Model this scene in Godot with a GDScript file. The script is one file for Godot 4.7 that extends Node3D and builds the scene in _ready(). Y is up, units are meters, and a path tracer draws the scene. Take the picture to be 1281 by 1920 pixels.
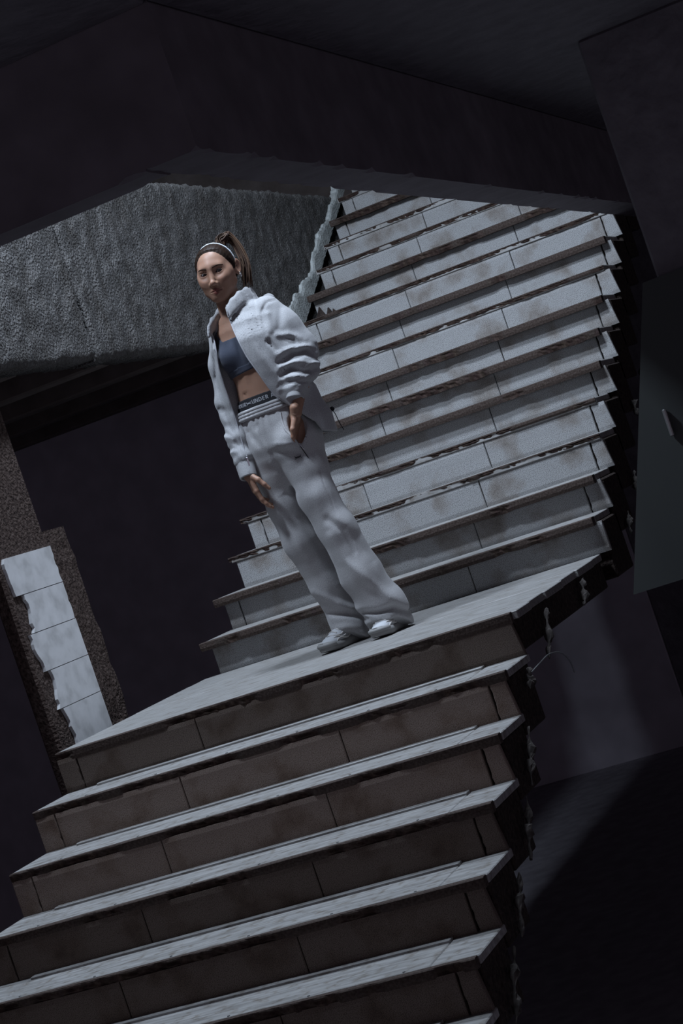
extends Node3D
# Dark concrete stairwell lit from a skylight; a woman in a grey tracksuit stands on the landing.
# Landing surface is y = 0; risers face +z; the stairs climb towards -z.

const RISE := 0.16
const RUN := 0.2916
const RUN_LOW := 0.2937
const WIDTH := 1.908
const LOW_LEFT := -0.075
const LOW_RIGHT := 1.855
const FRONT := 1.531            # front edge of the landing
const OPEN_LOW := 1.55          # underside of the beams round the stair opening
const OPEN_HIGH := 2.455

var M := {}
var rng := RandomNumberGenerator.new()
var names := {}


func _ready() -> void:
	set_camera()
	set_light()
	make_materials()
	build_hall()
	build_stairs()
	build_pillars()
	build_remains()
	build_person()
	name_setting()


func name_setting() -> void:
	# everyday words for the pieces of the setting
	for o in get_children():
		if str(o.get_meta("kind", "")) == "structure":
			var head: String = str(o.name).split("_")[0]
			o.set_meta("category", {"trim": "beam", "window": "skylight"}.get(head, head))


# ---------------------------------------------------------------- camera and light
func set_camera() -> void:
	var cam := Camera3D.new()
	cam.name = "camera"
	add_child(cam)
	cam.position = Vector3(3.935, 0.5773, 8.5461)
	cam.basis = Basis(Vector3.UP, 0.3506) * Basis(Vector3.RIGHT, -0.0063) * Basis(Vector3.BACK, -0.33)
	cam.keep_aspect = Camera3D.KEEP_HEIGHT
	cam.fov = rad_to_deg(2.0 * atan(960.0 / 3864.0))
	cam.near = 0.05
	cam.far = 100.0
	cam.current = true


func set_light() -> void:
	var env := Environment.new()
	env.background_mode = Environment.BG_COLOR
	env.background_color = Color(0.195, 0.175, 0.222).linear_to_srgb()
	env.background_energy_multiplier = 1.0
	env.tonemap_mode = Environment.TONE_MAPPER_LINEAR
	env.tonemap_exposure = 1.0
	env.sdfgi_enabled = true
	env.ssao_enabled = true
	env.ssil_enabled = true
	var we := WorldEnvironment.new()
	we.name = "world_environment"
	we.environment = env
	add_child(we)
	# daylight through the two skylights in the roof over the stairwell
	for k in SKY_AT.size():
		var sky := AreaLight3D.new()
		sky.name = "skylight_daylight" if k == 0 else "skylight_daylight_001"
		sky.area_size = SKY_SIZE[k]
		sky.light_color = DAYLIGHT
		sky.light_energy = SKY_ENERGY[k]
		sky.shadow_enabled = true
		sky.area_range = 30.0
		add_child(sky)
		sky.basis = Basis(Vector3.RIGHT, deg_to_rad(SKY_TILT[k] - 90.0))
		sky.position = SKY_AT[k] - sky.basis.z * 0.03

const SKY_AT: Array[Vector3] = [Vector3(1.45, 4.7, 1.05), Vector3(0.15, 4.7, 2.25)]
const SKY_SIZE: Array[Vector2] = [Vector2(0.5, 0.36), Vector2(0.5, 0.36)]
const SKY_TILT: Array[float] = [24.0, 18.0]
const SKY_ENERGY: Array[float] = [21.0, 17.0]
const DAYLIGHT := Color(0.86, 0.922, 1.0)


# ---------------------------------------------------------------- helpers
func node(called: String, at := Vector3.ZERO, parent: Node = null) -> Node3D:
	var o := Node3D.new()
	o.name = numbered(called, parent)
	(parent if parent else self).add_child(o, true)
	o.position = at
	return o


func numbered(called: String, parent: Node) -> String:
	if parent:
		called = called
	var key := called
	if not names.has(key):
		names[key] = 0
		return called
	names[key] += 1
	return "%s_%03d" % [called, names[key]]


func put(called: String, mesh: Mesh, mat: Material, parent: Node = null, at := Vector3.ZERO) -> MeshInstance3D:
	var o := MeshInstance3D.new()
	o.name = numbered(called, parent)
	o.mesh = mesh
	o.material_override = null
	for s in mesh.get_surface_count():
		o.set_surface_override_material(s, mat)
	(parent if parent else self).add_child(o, true)
	o.position = at
	return o


func tag(o: Node, label: String, category := "", group := "", kind := "") -> Node:
	if label:
		o.set_meta("label", label)
	if category:
		o.set_meta("category", category)
	if group:
		o.set_meta("group", group)
	if kind:
		o.set_meta("kind", kind)
	return o


func ramp(cols: Array, offs: Array) -> Gradient:
	var g := Gradient.new()
	g.offsets = PackedFloat32Array(offs)
	g.colors = PackedColorArray(cols)
	return g


func ntex(kind: int, freq: float, sz: int, octaves: int, sd: int, grad: Gradient = null, warp := 0.0) -> NoiseTexture2D:
	var n := FastNoiseLite.new()
	n.noise_type = kind
	n.frequency = freq
	n.seed = sd
	n.fractal_octaves = octaves
	n.fractal_type = FastNoiseLite.FRACTAL_FBM if octaves > 1 else FastNoiseLite.FRACTAL_NONE
	if warp > 0.0:
		n.domain_warp_enabled = true
		n.domain_warp_amplitude = warp
		n.domain_warp_frequency = freq * 0.7
	var t := NoiseTexture2D.new()
	t.width = sz
	t.height = sz
	t.seamless = true
	t.noise = n
	t.normalize = true
	if grad:
		t.color_ramp = grad
	return t


func lin(r: float, g: float, b: float) -> Color:
	return Color(r, g, b).linear_to_srgb()


func surf(called: String, albedo: Texture2D, scale: Vector3, rough: float, height: Texture2D = null, relief := 0.0, detail: Texture2D = null, detail_scale := Vector3.ONE) -> StandardMaterial3D:
	var m := StandardMaterial3D.new()
	m.resource_name = called
	m.albedo_texture = albedo
	m.uv1_triplanar = true
	m.uv1_world_triplanar = true
	m.uv1_scale = scale
	m.roughness = rough
	m.metallic_specular = 0.35
	if height:
		m.heightmap_enabled = true
		m.heightmap_texture = height
		m.heightmap_scale = relief
	if detail:
		m.detail_enabled = true
		m.detail_albedo = detail
		m.detail_blend_mode = BaseMaterial3D.BLEND_MODE_MUL
		m.detail_uv_layer = BaseMaterial3D.DETAIL_UV_2
		m.uv2_triplanar = true
		m.uv2_world_triplanar = true
		m.uv2_scale = detail_scale
	return m


func plain(called: String, c: Color, rough := 0.8, spec := 0.4) -> StandardMaterial3D:
	var m := StandardMaterial3D.new()
	m.resource_name = called
	m.albedo_color = c
	m.roughness = rough
	m.metallic_specular = spec
	return m


# a box from a to b with chamfered edges and a little unevenness
func slab(a: Vector3, b: Vector3, bev := 0.004, uneven := 0.0) -> ArrayMesh:
	var st := SurfaceTool.new()
	st.begin(Mesh.PRIMITIVE_TRIANGLES)
	add_slab(st, a, b, bev, uneven)
	st.generate_normals()
	return st.commit()


func add_slab(st: SurfaceTool, a: Vector3, b: Vector3, bev := 0.004, uneven := 0.0) -> void:
	var c := (a + b) * 0.5
	var h := (b - a) * 0.5
	bev = minf(bev, minf(h.x, minf(h.y, h.z)) * 0.6)
	var P := {}
	for sx in [-1, 1]:
		for sy in [-1, 1]:
			for sz in [-1, 1]:
				var j := Vector3(rng.randf_range(-1, 1), rng.randf_range(-1, 1), rng.randf_range(-1, 1)) * uneven
				var q := Vector3(sx, sy, sz)
				for ax in 3:
					var p := c + j
					for k in 3:
						p[k] += q[k] * (h[k] if k == ax else h[k] - bev)
					P[[sx, sy, sz, ax]] = p
	st.set_smooth_group(-1)
	for ax in 3:
		var u := (ax + 1) % 3
		var v := (ax + 2) % 3
		for s in [-1, 1]:
			var r := []
			for uv in [[-1, -1], [1, -1], [1, 1], [-1, 1]]:
				var k := [0, 0, 0, ax]
				k[ax] = s
				k[u] = uv[0]
				k[v] = uv[1]
				r.append(P[k])
			face(st, r, c)
		for su in [-1, 1]:
			for sv in [-1, 1]:
				var r := []
				for e in [[-1, u], [1, u], [1, v], [-1, v]]:
					var k := [0, 0, 0, e[1]]
					k[ax] = e[0]
					k[u] = su
					k[v] = sv
					r.append(P[k])
				face(st, r, c)
	for sx in [-1, 1]:
		for sy in [-1, 1]:
			for sz in [-1, 1]:
				face(st, [P[[sx, sy, sz, 0]], P[[sx, sy, sz, 1]], P[[sx, sy, sz, 2]]], c)


# a convex polygon whose front faces away from the point c
func face(st: SurfaceTool, r: Array, c: Vector3) -> void:
	var n: Vector3 = (r[1] - r[0]).cross(r[2] - r[0])
	var out: Vector3 = (r[0] + r[2]) * 0.5 - c
	var flip := n.dot(out) > 0.0
	for i in range(1, r.size() - 1):
		if flip:
			st.add_vertex(r[0]); st.add_vertex(r[i + 1]); st.add_vertex(r[i])
		else:
			st.add_vertex(r[0]); st.add_vertex(r[i]); st.add_vertex(r[i + 1])


# rings of equal length joined into a smooth skin; optional caps
func loft(rings: Array, closed := true, cap_a := true, cap_b := true, smooth := true, cols: Array = []) -> ArrayMesh:
	var st := SurfaceTool.new()
	st.begin(Mesh.PRIMITIVE_TRIANGLES)
	add_loft(st, rings, closed, cap_a, cap_b, smooth, cols)
	st.generate_normals()
	st.index()
	return st.commit()


func add_loft(st: SurfaceTool, rings: Array, closed := true, cap_a := true, cap_b := true, smooth := true, cols: Array = []) -> void:
	st.set_smooth_group(0 if smooth else -1)
	var n: int = rings[0].size()
	var has := cols.size() > 0
	for i in rings.size() - 1:
		var A = rings[i]
		var B = rings[i + 1]
		for j in (n if closed else n - 1):
			var k := (j + 1) % n
			if has: st.set_color(cols[i][j])
			st.add_vertex(A[j])
			if has: st.set_color(cols[i + 1][j])
			st.add_vertex(B[j])
			if has: st.set_color(cols[i + 1][k])
			st.add_vertex(B[k])
			if has: st.set_color(cols[i][j])
			st.add_vertex(A[j])
			if has: st.set_color(cols[i + 1][k])
			st.add_vertex(B[k])
			if has: st.set_color(cols[i][k])
			st.add_vertex(A[k])
	st.set_smooth_group(-1)
	for e in [[cap_a, 0, false], [cap_b, rings.size() - 1, true]]:
		if not e[0]:
			continue
		var R = rings[e[1]]
		var c := Vector3.ZERO
		for p in R:
			c += p
		c /= n
		for j in n:
			var k := (j + 1) % n
			if has: st.set_color(cols[e[1]][j])
			if e[2]:
				st.add_vertex(c); st.add_vertex(R[k]); st.add_vertex(R[j])
			else:
				st.add_vertex(c); st.add_vertex(R[j]); st.add_vertex(R[k])


# ---------------------------------------------------------------- materials
func make_materials() -> void:
	rng.seed = 41
	var S := FastNoiseLite.TYPE_SIMPLEX_SMOOTH
	var V := FastNoiseLite.TYPE_VALUE
	var C := FastNoiseLite.TYPE_CELLULAR
	# terrazzo: small pale chips in a grey ground, stained brown in patches
	var chips := ntex(C, 0.11, 1024, 1, 3, ramp([lin(.60, .60, .60), lin(.34, .34, .343), lin(.225, .223, .223), lin(.15, .146, .142)], [0.0, 0.22, 0.55, 1.0]))
	var stain := ntex(S, 0.006, 1024, 5, 5, ramp([lin(.48, .41, .36), lin(.76, .71, .67), lin(.95, .945, .94), lin(1, 1, 1)], [0.0, 0.27, 0.5, 1.0]), 30.0)
	var fine := ntex(S, 0.12, 512, 3, 8)
	M.terrazzo = surf("terrazzo", chips, Vector3.ONE * 2.6, 0.62, fine, 0.05, stain, Vector3.ONE * 0.62)
	# treads: smooth grey slabs, streaked lengthwise
	var streak := ntex(S, 0.01, 1024, 5, 12, ramp([lin(.24, .232, .225), lin(.33, .325, .32), lin(.41, .405, .40)], [0.15, 0.5, 0.85]))
	var wear := ntex(S, 0.02, 1024, 4, 15, ramp([lin(.62, .57, .52), lin(.93, .92, .91), lin(1, 1, 1)], [0.1, 0.4, 1.0]), 20.0)
	M.tread = surf("tread_stone", streak, Vector3(0.35, 1.5, 4.0), 0.4, fine, 0.05, wear, Vector3.ONE * 0.8)
	var plank := ntex(S, 0.02, 1024, 5, 22, ramp([lin(.18, .172, .165), lin(.31, .305, .30), lin(.41, .41, .40)], [0.1, 0.5, 0.9]))
	M.terrazzo_shaded = surf("shaded_terrazzo", ntex(C, 0.11, 1024, 1, 4, ramp([lin(.43, .36, .315), lin(.255, .20, .17), lin(.185, .14, .115), lin(.14, .103, .083)], [0.0, 0.22, 0.6, 1.0])), Vector3.ONE * 2.6, 0.7, fine, 0.05, stain, Vector3.ONE * 0.7)  # browner terrazzo with the shade of the lower risers in its colour
	M.terrazzo_deep_shade = surf("deep_shade_terrazzo", ntex(C, 0.11, 1024, 1, 6, ramp([lin(.25, .20, .17), lin(.135, .105, .088), lin(.094, .072, .059), lin(.07, .053, .043)], [0.0, 0.22, 0.6, 1.0])), Vector3.ONE * 2.6, 0.7, fine, 0.05, stain, Vector3.ONE * 0.7)  # deeper copy for the risers drawn most in shade
	M.landing = surf("landing_stone", plank, Vector3(0.16, 2.0, 6.0), 0.45, fine, 0.05, wear, Vector3(0.5, .8, 1.6))
	# broken brown core
	var brown := ntex(S, 0.03, 512, 5, 31, ramp([lin(.015, .010, .009), lin(.034, .024, .020), lin(.06, .045, .038)], [0.1, 0.5, 0.95]), 12.0)
	var rough := ntex(S, 0.05, 512, 5, 33)
	M.core = surf("broken_concrete", brown, Vector3.ONE * 2.2, 0.95, rough, 0.5)
	M.pillar = surf("brown_render", ntex(S, 0.03, 512, 5, 37, ramp([lin(.03, .02, .017), lin(.075, .052, .044), lin(.13, .10, .088)], [0.1, 0.5, 0.95]), 12.0), Vector3.ONE * 2.2, 0.95, rough, 0.8)
	M.nosing = surf("nosing", ntex(S, 0.05, 512, 4, 35, ramp([lin(.45, .4, .37), lin(1, 1, 1)], [0.1, 0.8])), Vector3.ONE * 3.0, 0.85, rough, 0.12)
	M.nosing.vertex_color_use_as_albedo = true
	# plaster: coarse, streaked downwards
	var pl := ntex(S, 0.035, 1024, 5, 51, ramp([lin(.075, .07, .067), lin(.13, .125, .122), lin(.205, .203, .202)], [0.12, 0.5, 0.9]))
	var plh := ntex(S, 0.05, 1024, 4, 53)
	var pst := ntex(S, 0.008, 1024, 4, 55, ramp([lin(.55, .52, .49), lin(.85, .84, .83), lin(1.0, 1.0, 1.0)], [0.1, 0.5, 1.0]), 10.0)
	M.plaster = surf("rough_plaster", pl, Vector3(1.5, 1.1, 1.5), 0.95, plh, 1.5, pst, Vector3(0.9, 0.28, 0.9))
	M.plaster_pale = surf("pale_plaster", ntex(S, 0.02, 512, 4, 57, ramp([lin(.30, .31, .30), lin(.50, .53, .52)], [0.1, 0.9])), Vector3.ONE, 0.8, fine, 0.4)
	M.stub = surf("broken_mortar", ntex(S, 0.03, 256, 4, 58, ramp([lin(.03, .026, .024), lin(.12, .105, .098)], [0.2, 0.8])), Vector3.ONE * 4.0, 0.95)
	M.tile = surf("wall_tile", ntex(S, 0.012, 512, 4, 61, ramp([lin(.52, .52, .52), lin(.68, .68, .685), lin(.75, .75, .76)], [0.1, 0.5, 0.9]), 14.0), Vector3.ONE * 1.2, 0.45)
	M.tile.metallic_specular = 0.5
	M.beam = surf("dark_beam", ntex(S, 0.02, 256, 4, 70, ramp([lin(.13, .117, .13), lin(.18, .163, .182)], [0.1, 0.9])), Vector3.ONE * 0.8, 0.95)  # even dark grey for the beams round the stair opening
	M.dark = surf("dark_concrete", ntex(S, 0.02, 512, 5, 71, ramp([lin(.14, .13, .145), lin(.19, .18, .197)], [0.1, 0.9])), Vector3.ONE * 0.6, 0.95, rough, 0.6)
	M.floor = surf("hall_floor", ntex(S, 0.02, 512, 5, 76, ramp([lin(.26, .24, .265), lin(.36, .335, .37)], [0.1, 0.9])), Vector3.ONE * 0.6, 0.95)
	M.roof = surf("upper_hall", ntex(S, 0.02, 512, 4, 73, ramp([lin(.07, .055, .05), lin(.11, .09, .085)], [0.1, 0.9])), Vector3.ONE * 0.5, 0.95)
	M.door = plain("dark_door", lin(.055, .06, .058), 0.7)
	M.far = surf("far_wall", ntex(S, 0.02, 256, 3, 72, ramp([lin(.46, .43, .48), lin(.56, .52, .58)], [0.1, 0.9])), Vector3.ONE * 0.6, 0.95)
	M.metal = plain("dull_metal", lin(.30, .30, .30), 0.4, 0.5)
	M.metal.metallic = 0.7
	M.zip = plain("zip_tape", lin(.33, .33, .35), 0.7)


# ---------------------------------------------------------------- hall round the stairs
func shell(called: String, a: Vector3, b: Vector3, mat: Material, bev := 0.01) -> MeshInstance3D:
	var o := put(called, slab(a, b, bev), mat)
	o.set_meta("kind", "structure")
	return o


func build_hall() -> void:
	tag(shell("floor", Vector3(-7, -2.3, -7), Vector3(10, -2.08, 12), M.floor), "dark concrete floor of the hall below the stairs")
	# the deep floor slab with the stair opening in it
	tag(shell("ceiling", Vector3(2.06, 1.95, -7), Vector3(10, 2.45, 12), M.dark), "dark ceiling to the right of the stair opening")
	tag(shell("ceiling", Vector3(-7, 1.95, -7), Vector3(-0.26, 2.45, 12), M.dark), "dark ceiling beyond the rough plaster wall")
	tag(shell("ceiling", Vector3(-0.26, 1.95, 3.56), Vector3(2.06, 2.45, 12), M.dark), "dark ceiling in front of the stair opening")
	tag(shell("ceiling", Vector3(-0.26, 1.95, -7), Vector3(2.06, 2.45, -4.75), M.dark), "dark ceiling behind the top of the stairs")
	tag(put("trim_1", ragged_beam(Vector3(1.905, OPEN_LOW, -4.7), Vector3(2.06, OPEN_HIGH, 3.56), 2, 7), M.beam), "dark edge beam with a ragged underside over the right of the stairs", "", "", "structure")
	tag(put("trim_2", ragged_beam(Vector3(-0.26, OPEN_LOW - .006, 3.40), Vector3(1.905, OPEN_HIGH, 3.56), 0, 9), M.beam), "dark edge beam across the front of the stair opening", "", "", "structure")
	# rough plaster wall along the left of the opening, in two lengths with a crack between them
	var w := node("wall_left")
	tag(w, "rough grey plaster wall hanging to the left of the upper stairs", "", "", "structure")
	put("panel", plaster_slab(-4.75, -0.085, 11), M.plaster, w)
	put("panel", plaster_slab(-0.075, 3.40, 13), M.plaster, w)
	tag(put("plaster_edge", flashing(), M.plaster_pale, w), "pale ragged plaster edge beside the steps")
	# dim joists under the slab left of that wall
	for k in 6:
		var z := -3.4 + k * 0.95
		tag(shell("trim_%d" % (3 + k), Vector3(-3.5, 1.55, z), Vector3(-0.27, 1.96, z + 0.16), M.roof), "dark joist under the ceiling beyond the plaster wall", "", "joists under the ceiling")
	# far walls of the lower hall
	tag(shell("wall_left_hall", Vector3(-7.2, -2.3, -7), Vector3(-7, 2.45, 12), M.far), "dark far wall at the left of the hall")
	tag(shell("wall_back", Vector3(-7, -2.3, -7.2), Vector3(0.4, 2.45, -7), M.far), "dark far wall at the back of the hall, left of the stairs")  # pale colour lifts the darkness left of the stairs
	tag(shell("wall_back_right", Vector3(0.4, -2.3, -7.2), Vector3(10, 2.45, -7), M.dark), "dark far wall at the back of the hall, behind and right of the stairs")  # same back wall in a darker colour, standing in for shade
	tag(shell("wall_right", Vector3(2.56, -2.3, 0.36), Vector3(10, 1.95, 0.58), M.dark), "dark wall to the right of the stairs")
	# upper storey that holds the skylight
	tag(shell("wall_upper_back", Vector3(-3, 2.45, -7.2), Vector3(5, 4.95, -7), M.roof), "dim wall above the top of the stairs")
	tag(shell("wall_upper_left", Vector3(-3.2, 2.45, -7), Vector3(-3, 4.95, 7), M.roof), "dim side wall of the upper storey, left")
	tag(shell("wall_upper_right", Vector3(5, 2.45, -7), Vector3(4.75, 4.95, 7), M.roof), "dim side wall of the upper storey, right")
	tag(shell("wall_upper_front", Vector3(-3, 2.45, 7), Vector3(5, 4.95, 7.2), M.roof), "dim front wall of the upper storey")
	# roof slab with a hole for each skylight
	var za := SKY_AT[0].z - SKY_SIZE[0].y / 2
	var zb := SKY_AT[0].z + SKY_SIZE[0].y / 2
	var zc := SKY_AT[1].z - SKY_SIZE[1].y / 2
	var zd := SKY_AT[1].z + SKY_SIZE[1].y / 2
	var xa := SKY_AT[0].x - SKY_SIZE[0].x / 2
	var xb := SKY_AT[0].x + SKY_SIZE[0].x / 2
	var xc := SKY_AT[1].x - SKY_SIZE[1].x / 2
	var xd := SKY_AT[1].x + SKY_SIZE[1].x / 2
	for q in [[-3.0, -7.0, 5.0, za], [-3.0, za, xa, zb], [xb, za, 5.0, zb], [-3.0, zb, 5.0, zc], [-3.0, zc, xc, zd], [xd, zc, 5.0, zd], [-3.0, zd, 5.0, 7.0]]:
		tag(shell("ceiling", Vector3(q[0], 4.75, q[1]), Vector3(q[2], 4.95, q[3]), M.roof, 0.001), "dim roof slab of the upper storey", "", "roof slabs round the skylights")
	var glow := plain("skylight_glass", Color(0.6, 0.65, 0.7), 0.5)
	glow.emission_enabled = true
	glow.emission = DAYLIGHT
	glow.emission_energy_multiplier = 1.0
	for k in 2:
		var w2 := SKY_SIZE[k].x / 2
		var d2 := SKY_SIZE[k].y / 2
		var s := node("window_%d" % (k + 1), SKY_AT[k])
		s.rotation.x = deg_to_rad(SKY_TILT[k])
		tag(s, "milky glass skylight in the roof above the %s" % ["landing", "lower stairs"][k], "", "", "structure")
		put("pane", slab(Vector3(-w2, 0, -d2), Vector3(w2, 0.02, d2), 0.002), glow, s)
		for e in [-1, 1]:
			put("window_frame", slab(Vector3(e * w2 - 0.03, -0.02, -d2), Vector3(e * w2 + 0.03, 0.1, d2)), M.metal, s)
			put("window_frame", slab(Vector3(-w2, -0.02, e * d2 - 0.03), Vector3(w2, 0.1, e * d2 + 0.03)), M.metal, s)
	# a dull door leaf on the right, its near edge cut by the dark
	var d := node("door_1")
	tag(d, "dull dark door with a thin vertical handle, right of the stairs", "", "", "structure")
	var st := SurfaceTool.new()
	st.begin(Mesh.PRIMITIVE_TRIANGLES)
	var pts := [Vector2(2.51, 0.985), Vector2(3.3, 1.0), Vector2(3.3, -0.145), Vector2(2.081, -0.151)]
	prism(st, pts, 0.58, 0.63)
	st.generate_normals()
	put("door_leaf", st.commit(), M.door, d)
	put("door_handle", slab(Vector3(2.425, 0.39, 0.632), Vector3(2.440, 0.50, 0.66), 0.005), M.metal, d)


func prism(st: SurfaceTool, pts: Array, z0: float, z1: float) -> void:
	st.set_smooth_group(-1)
	var c := Vector3.ZERO
	for p in pts:
		c += Vector3(p.x, p.y, (z0 + z1) / 2) / pts.size()
	for z in [z0, z1]:
		face(st, pts.map(func(p): return Vector3(p.x, p.y, z)), c)
	for i in pts.size():
		var a: Vector2 = pts[i]
		var b: Vector2 = pts[(i + 1) % pts.size()]
		face(st, [Vector3(a.x, a.y, z0), Vector3(b.x, b.y, z0), Vector3(b.x, b.y, z1), Vector3(a.x, a.y, z1)], c)


# a beam along axis ax whose lower edges are chipped
func ragged_beam(a: Vector3, b: Vector3, ax: int, sd: int) -> ArrayMesh:
	rng.seed = sd
	var other := 0 if ax == 2 else 2
	var rings := []
	var n := int((b[ax] - a[ax]) / 0.03)
	var chip := 0.0
	for i in n + 1:
		var t := a[ax] + (b[ax] - a[ax]) * i / n
		chip = lerpf(chip, 0.0, 0.5)
		if rng.randf() < 0.13:
			chip = rng.randf_range(0.004, 0.016)
		var ring := PackedVector3Array()
		for q in [[a[other], a.y + 0.5 * chip], [a[other] + 0.02, a.y + rng.randf() * .003], [b[other] - 0.02, a.y + rng.randf() * .003], [b[other], a.y + chip], [b[other], b.y], [a[other], b.y]]:
			var p := Vector3(0, q[1], 0)
			p[ax] = t
			p[other] = q[0]
			ring.append(p)
		rings.append(ring)
	var flip := ax == 2
	if flip:
		for r in rings:
			r.reverse()
	return loft(rings, true, true, true, false)


# one length of the plaster wall: lumpy face, ragged top and bottom edges
func plaster_slab(z0: float, z1: float, sd: int) -> ArrayMesh:
	var n := FastNoiseLite.new()
	n.seed = sd
	n.frequency = 5.0
	n.fractal_octaves = 4
	var nz := int((z1 - z0) / 0.025)
	var rings := []
	var ny := 34
	for i in nz + 1:
		var z := z0 + (z1 - z0) * i / nz
		var lo := OPEN_LOW + n.get_noise_2d(z * 3.0, 3.0) * 0.014
		var hi := OPEN_HIGH + n.get_noise_2d(z * 2.2, 9.0) * 0.014
		var ring := PackedVector3Array()
		ring.append(Vector3(-0.26, lo, z))
		ring.append(Vector3(-0.26, hi, z))
		for j in ny + 1:
			var y := lerpf(hi, lo, float(j) / ny)
			var x := -0.1 + n.get_noise_3d(0.0, y * 1.6, z * 1.6) * 0.016 + n.get_noise_3d(7.0, y * 5, z * 5) * 0.006
			if j == 0 or j == ny:
				x -= 0.012
			if i == 0 or i == nz:
				x -= 0.01
			ring.append(Vector3(x, y, z))
		rings.append(ring)
	return loft(rings, true, true, true, true)


# ---------------------------------------------------------------- stairs
func nosing_strip(x0: float, x1: float, thick: float, deep: float, sd: int, broken: float, pale: Color) -> ArrayMesh:
	# runs along x; the top front edge is at y = 0, z = 0; broken places show the brown core
	rng.seed = sd
	var noise := FastNoiseLite.new()
	noise.seed = sd
	noise.frequency = 1.1
	noise.fractal_octaves = 3
	var n := int((x1 - x0) / 0.014)
	var rings := []
	var cols := []
	for i in n + 1:
		var x := lerpf(x0, x1, float(i) / n)
		var b := smoothstep(-0.10, 0.14, noise.get_noise_2d(x * 2.0, 0.0) + broken - 0.5)
		var j1 := (0.5 + noise.get_noise_2d(x * 14.0, 21.0)) * b
		var j2 := (0.5 + noise.get_noise_2d(x * 17.0, 35.0)) * b
		var back := b * (0.001 + 0.008 * maxf(0.0, noise.get_noise_2d(x * 2.5, 4.0)) * 2.0)
		var t := thick * (1.0 + 0.12 * b * noise.get_noise_2d(x * 4.0, 8.0) * 2.0)
		var ring := PackedVector3Array([
			Vector3(x, 0, -deep), Vector3(x, 0, -0.004 - back * 0.5), Vector3(x, -0.003 - 0.004 * j1, -back * 0.6 - 0.004 * j2),
			Vector3(x, -t * 0.35, -back - 0.008 * j1), Vector3(x, -t * 0.62, -back * 0.7 - 0.010 * j2), Vector3(x, -t, -back - 0.006 * j1 - 0.004), Vector3(x, -t, -deep)])
		rings.append(ring)
		var brown := Color(.035, .021, .017).lerp(Color(.10, .068, .054), rng.randf() * rng.randf())
		var c := pale.lerp(brown, b)
		cols.append([pale, pale, pale.lerp(brown, b * 0.6), c, c, c, c])
	return loft(rings, true, true, true, false, cols)


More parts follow.
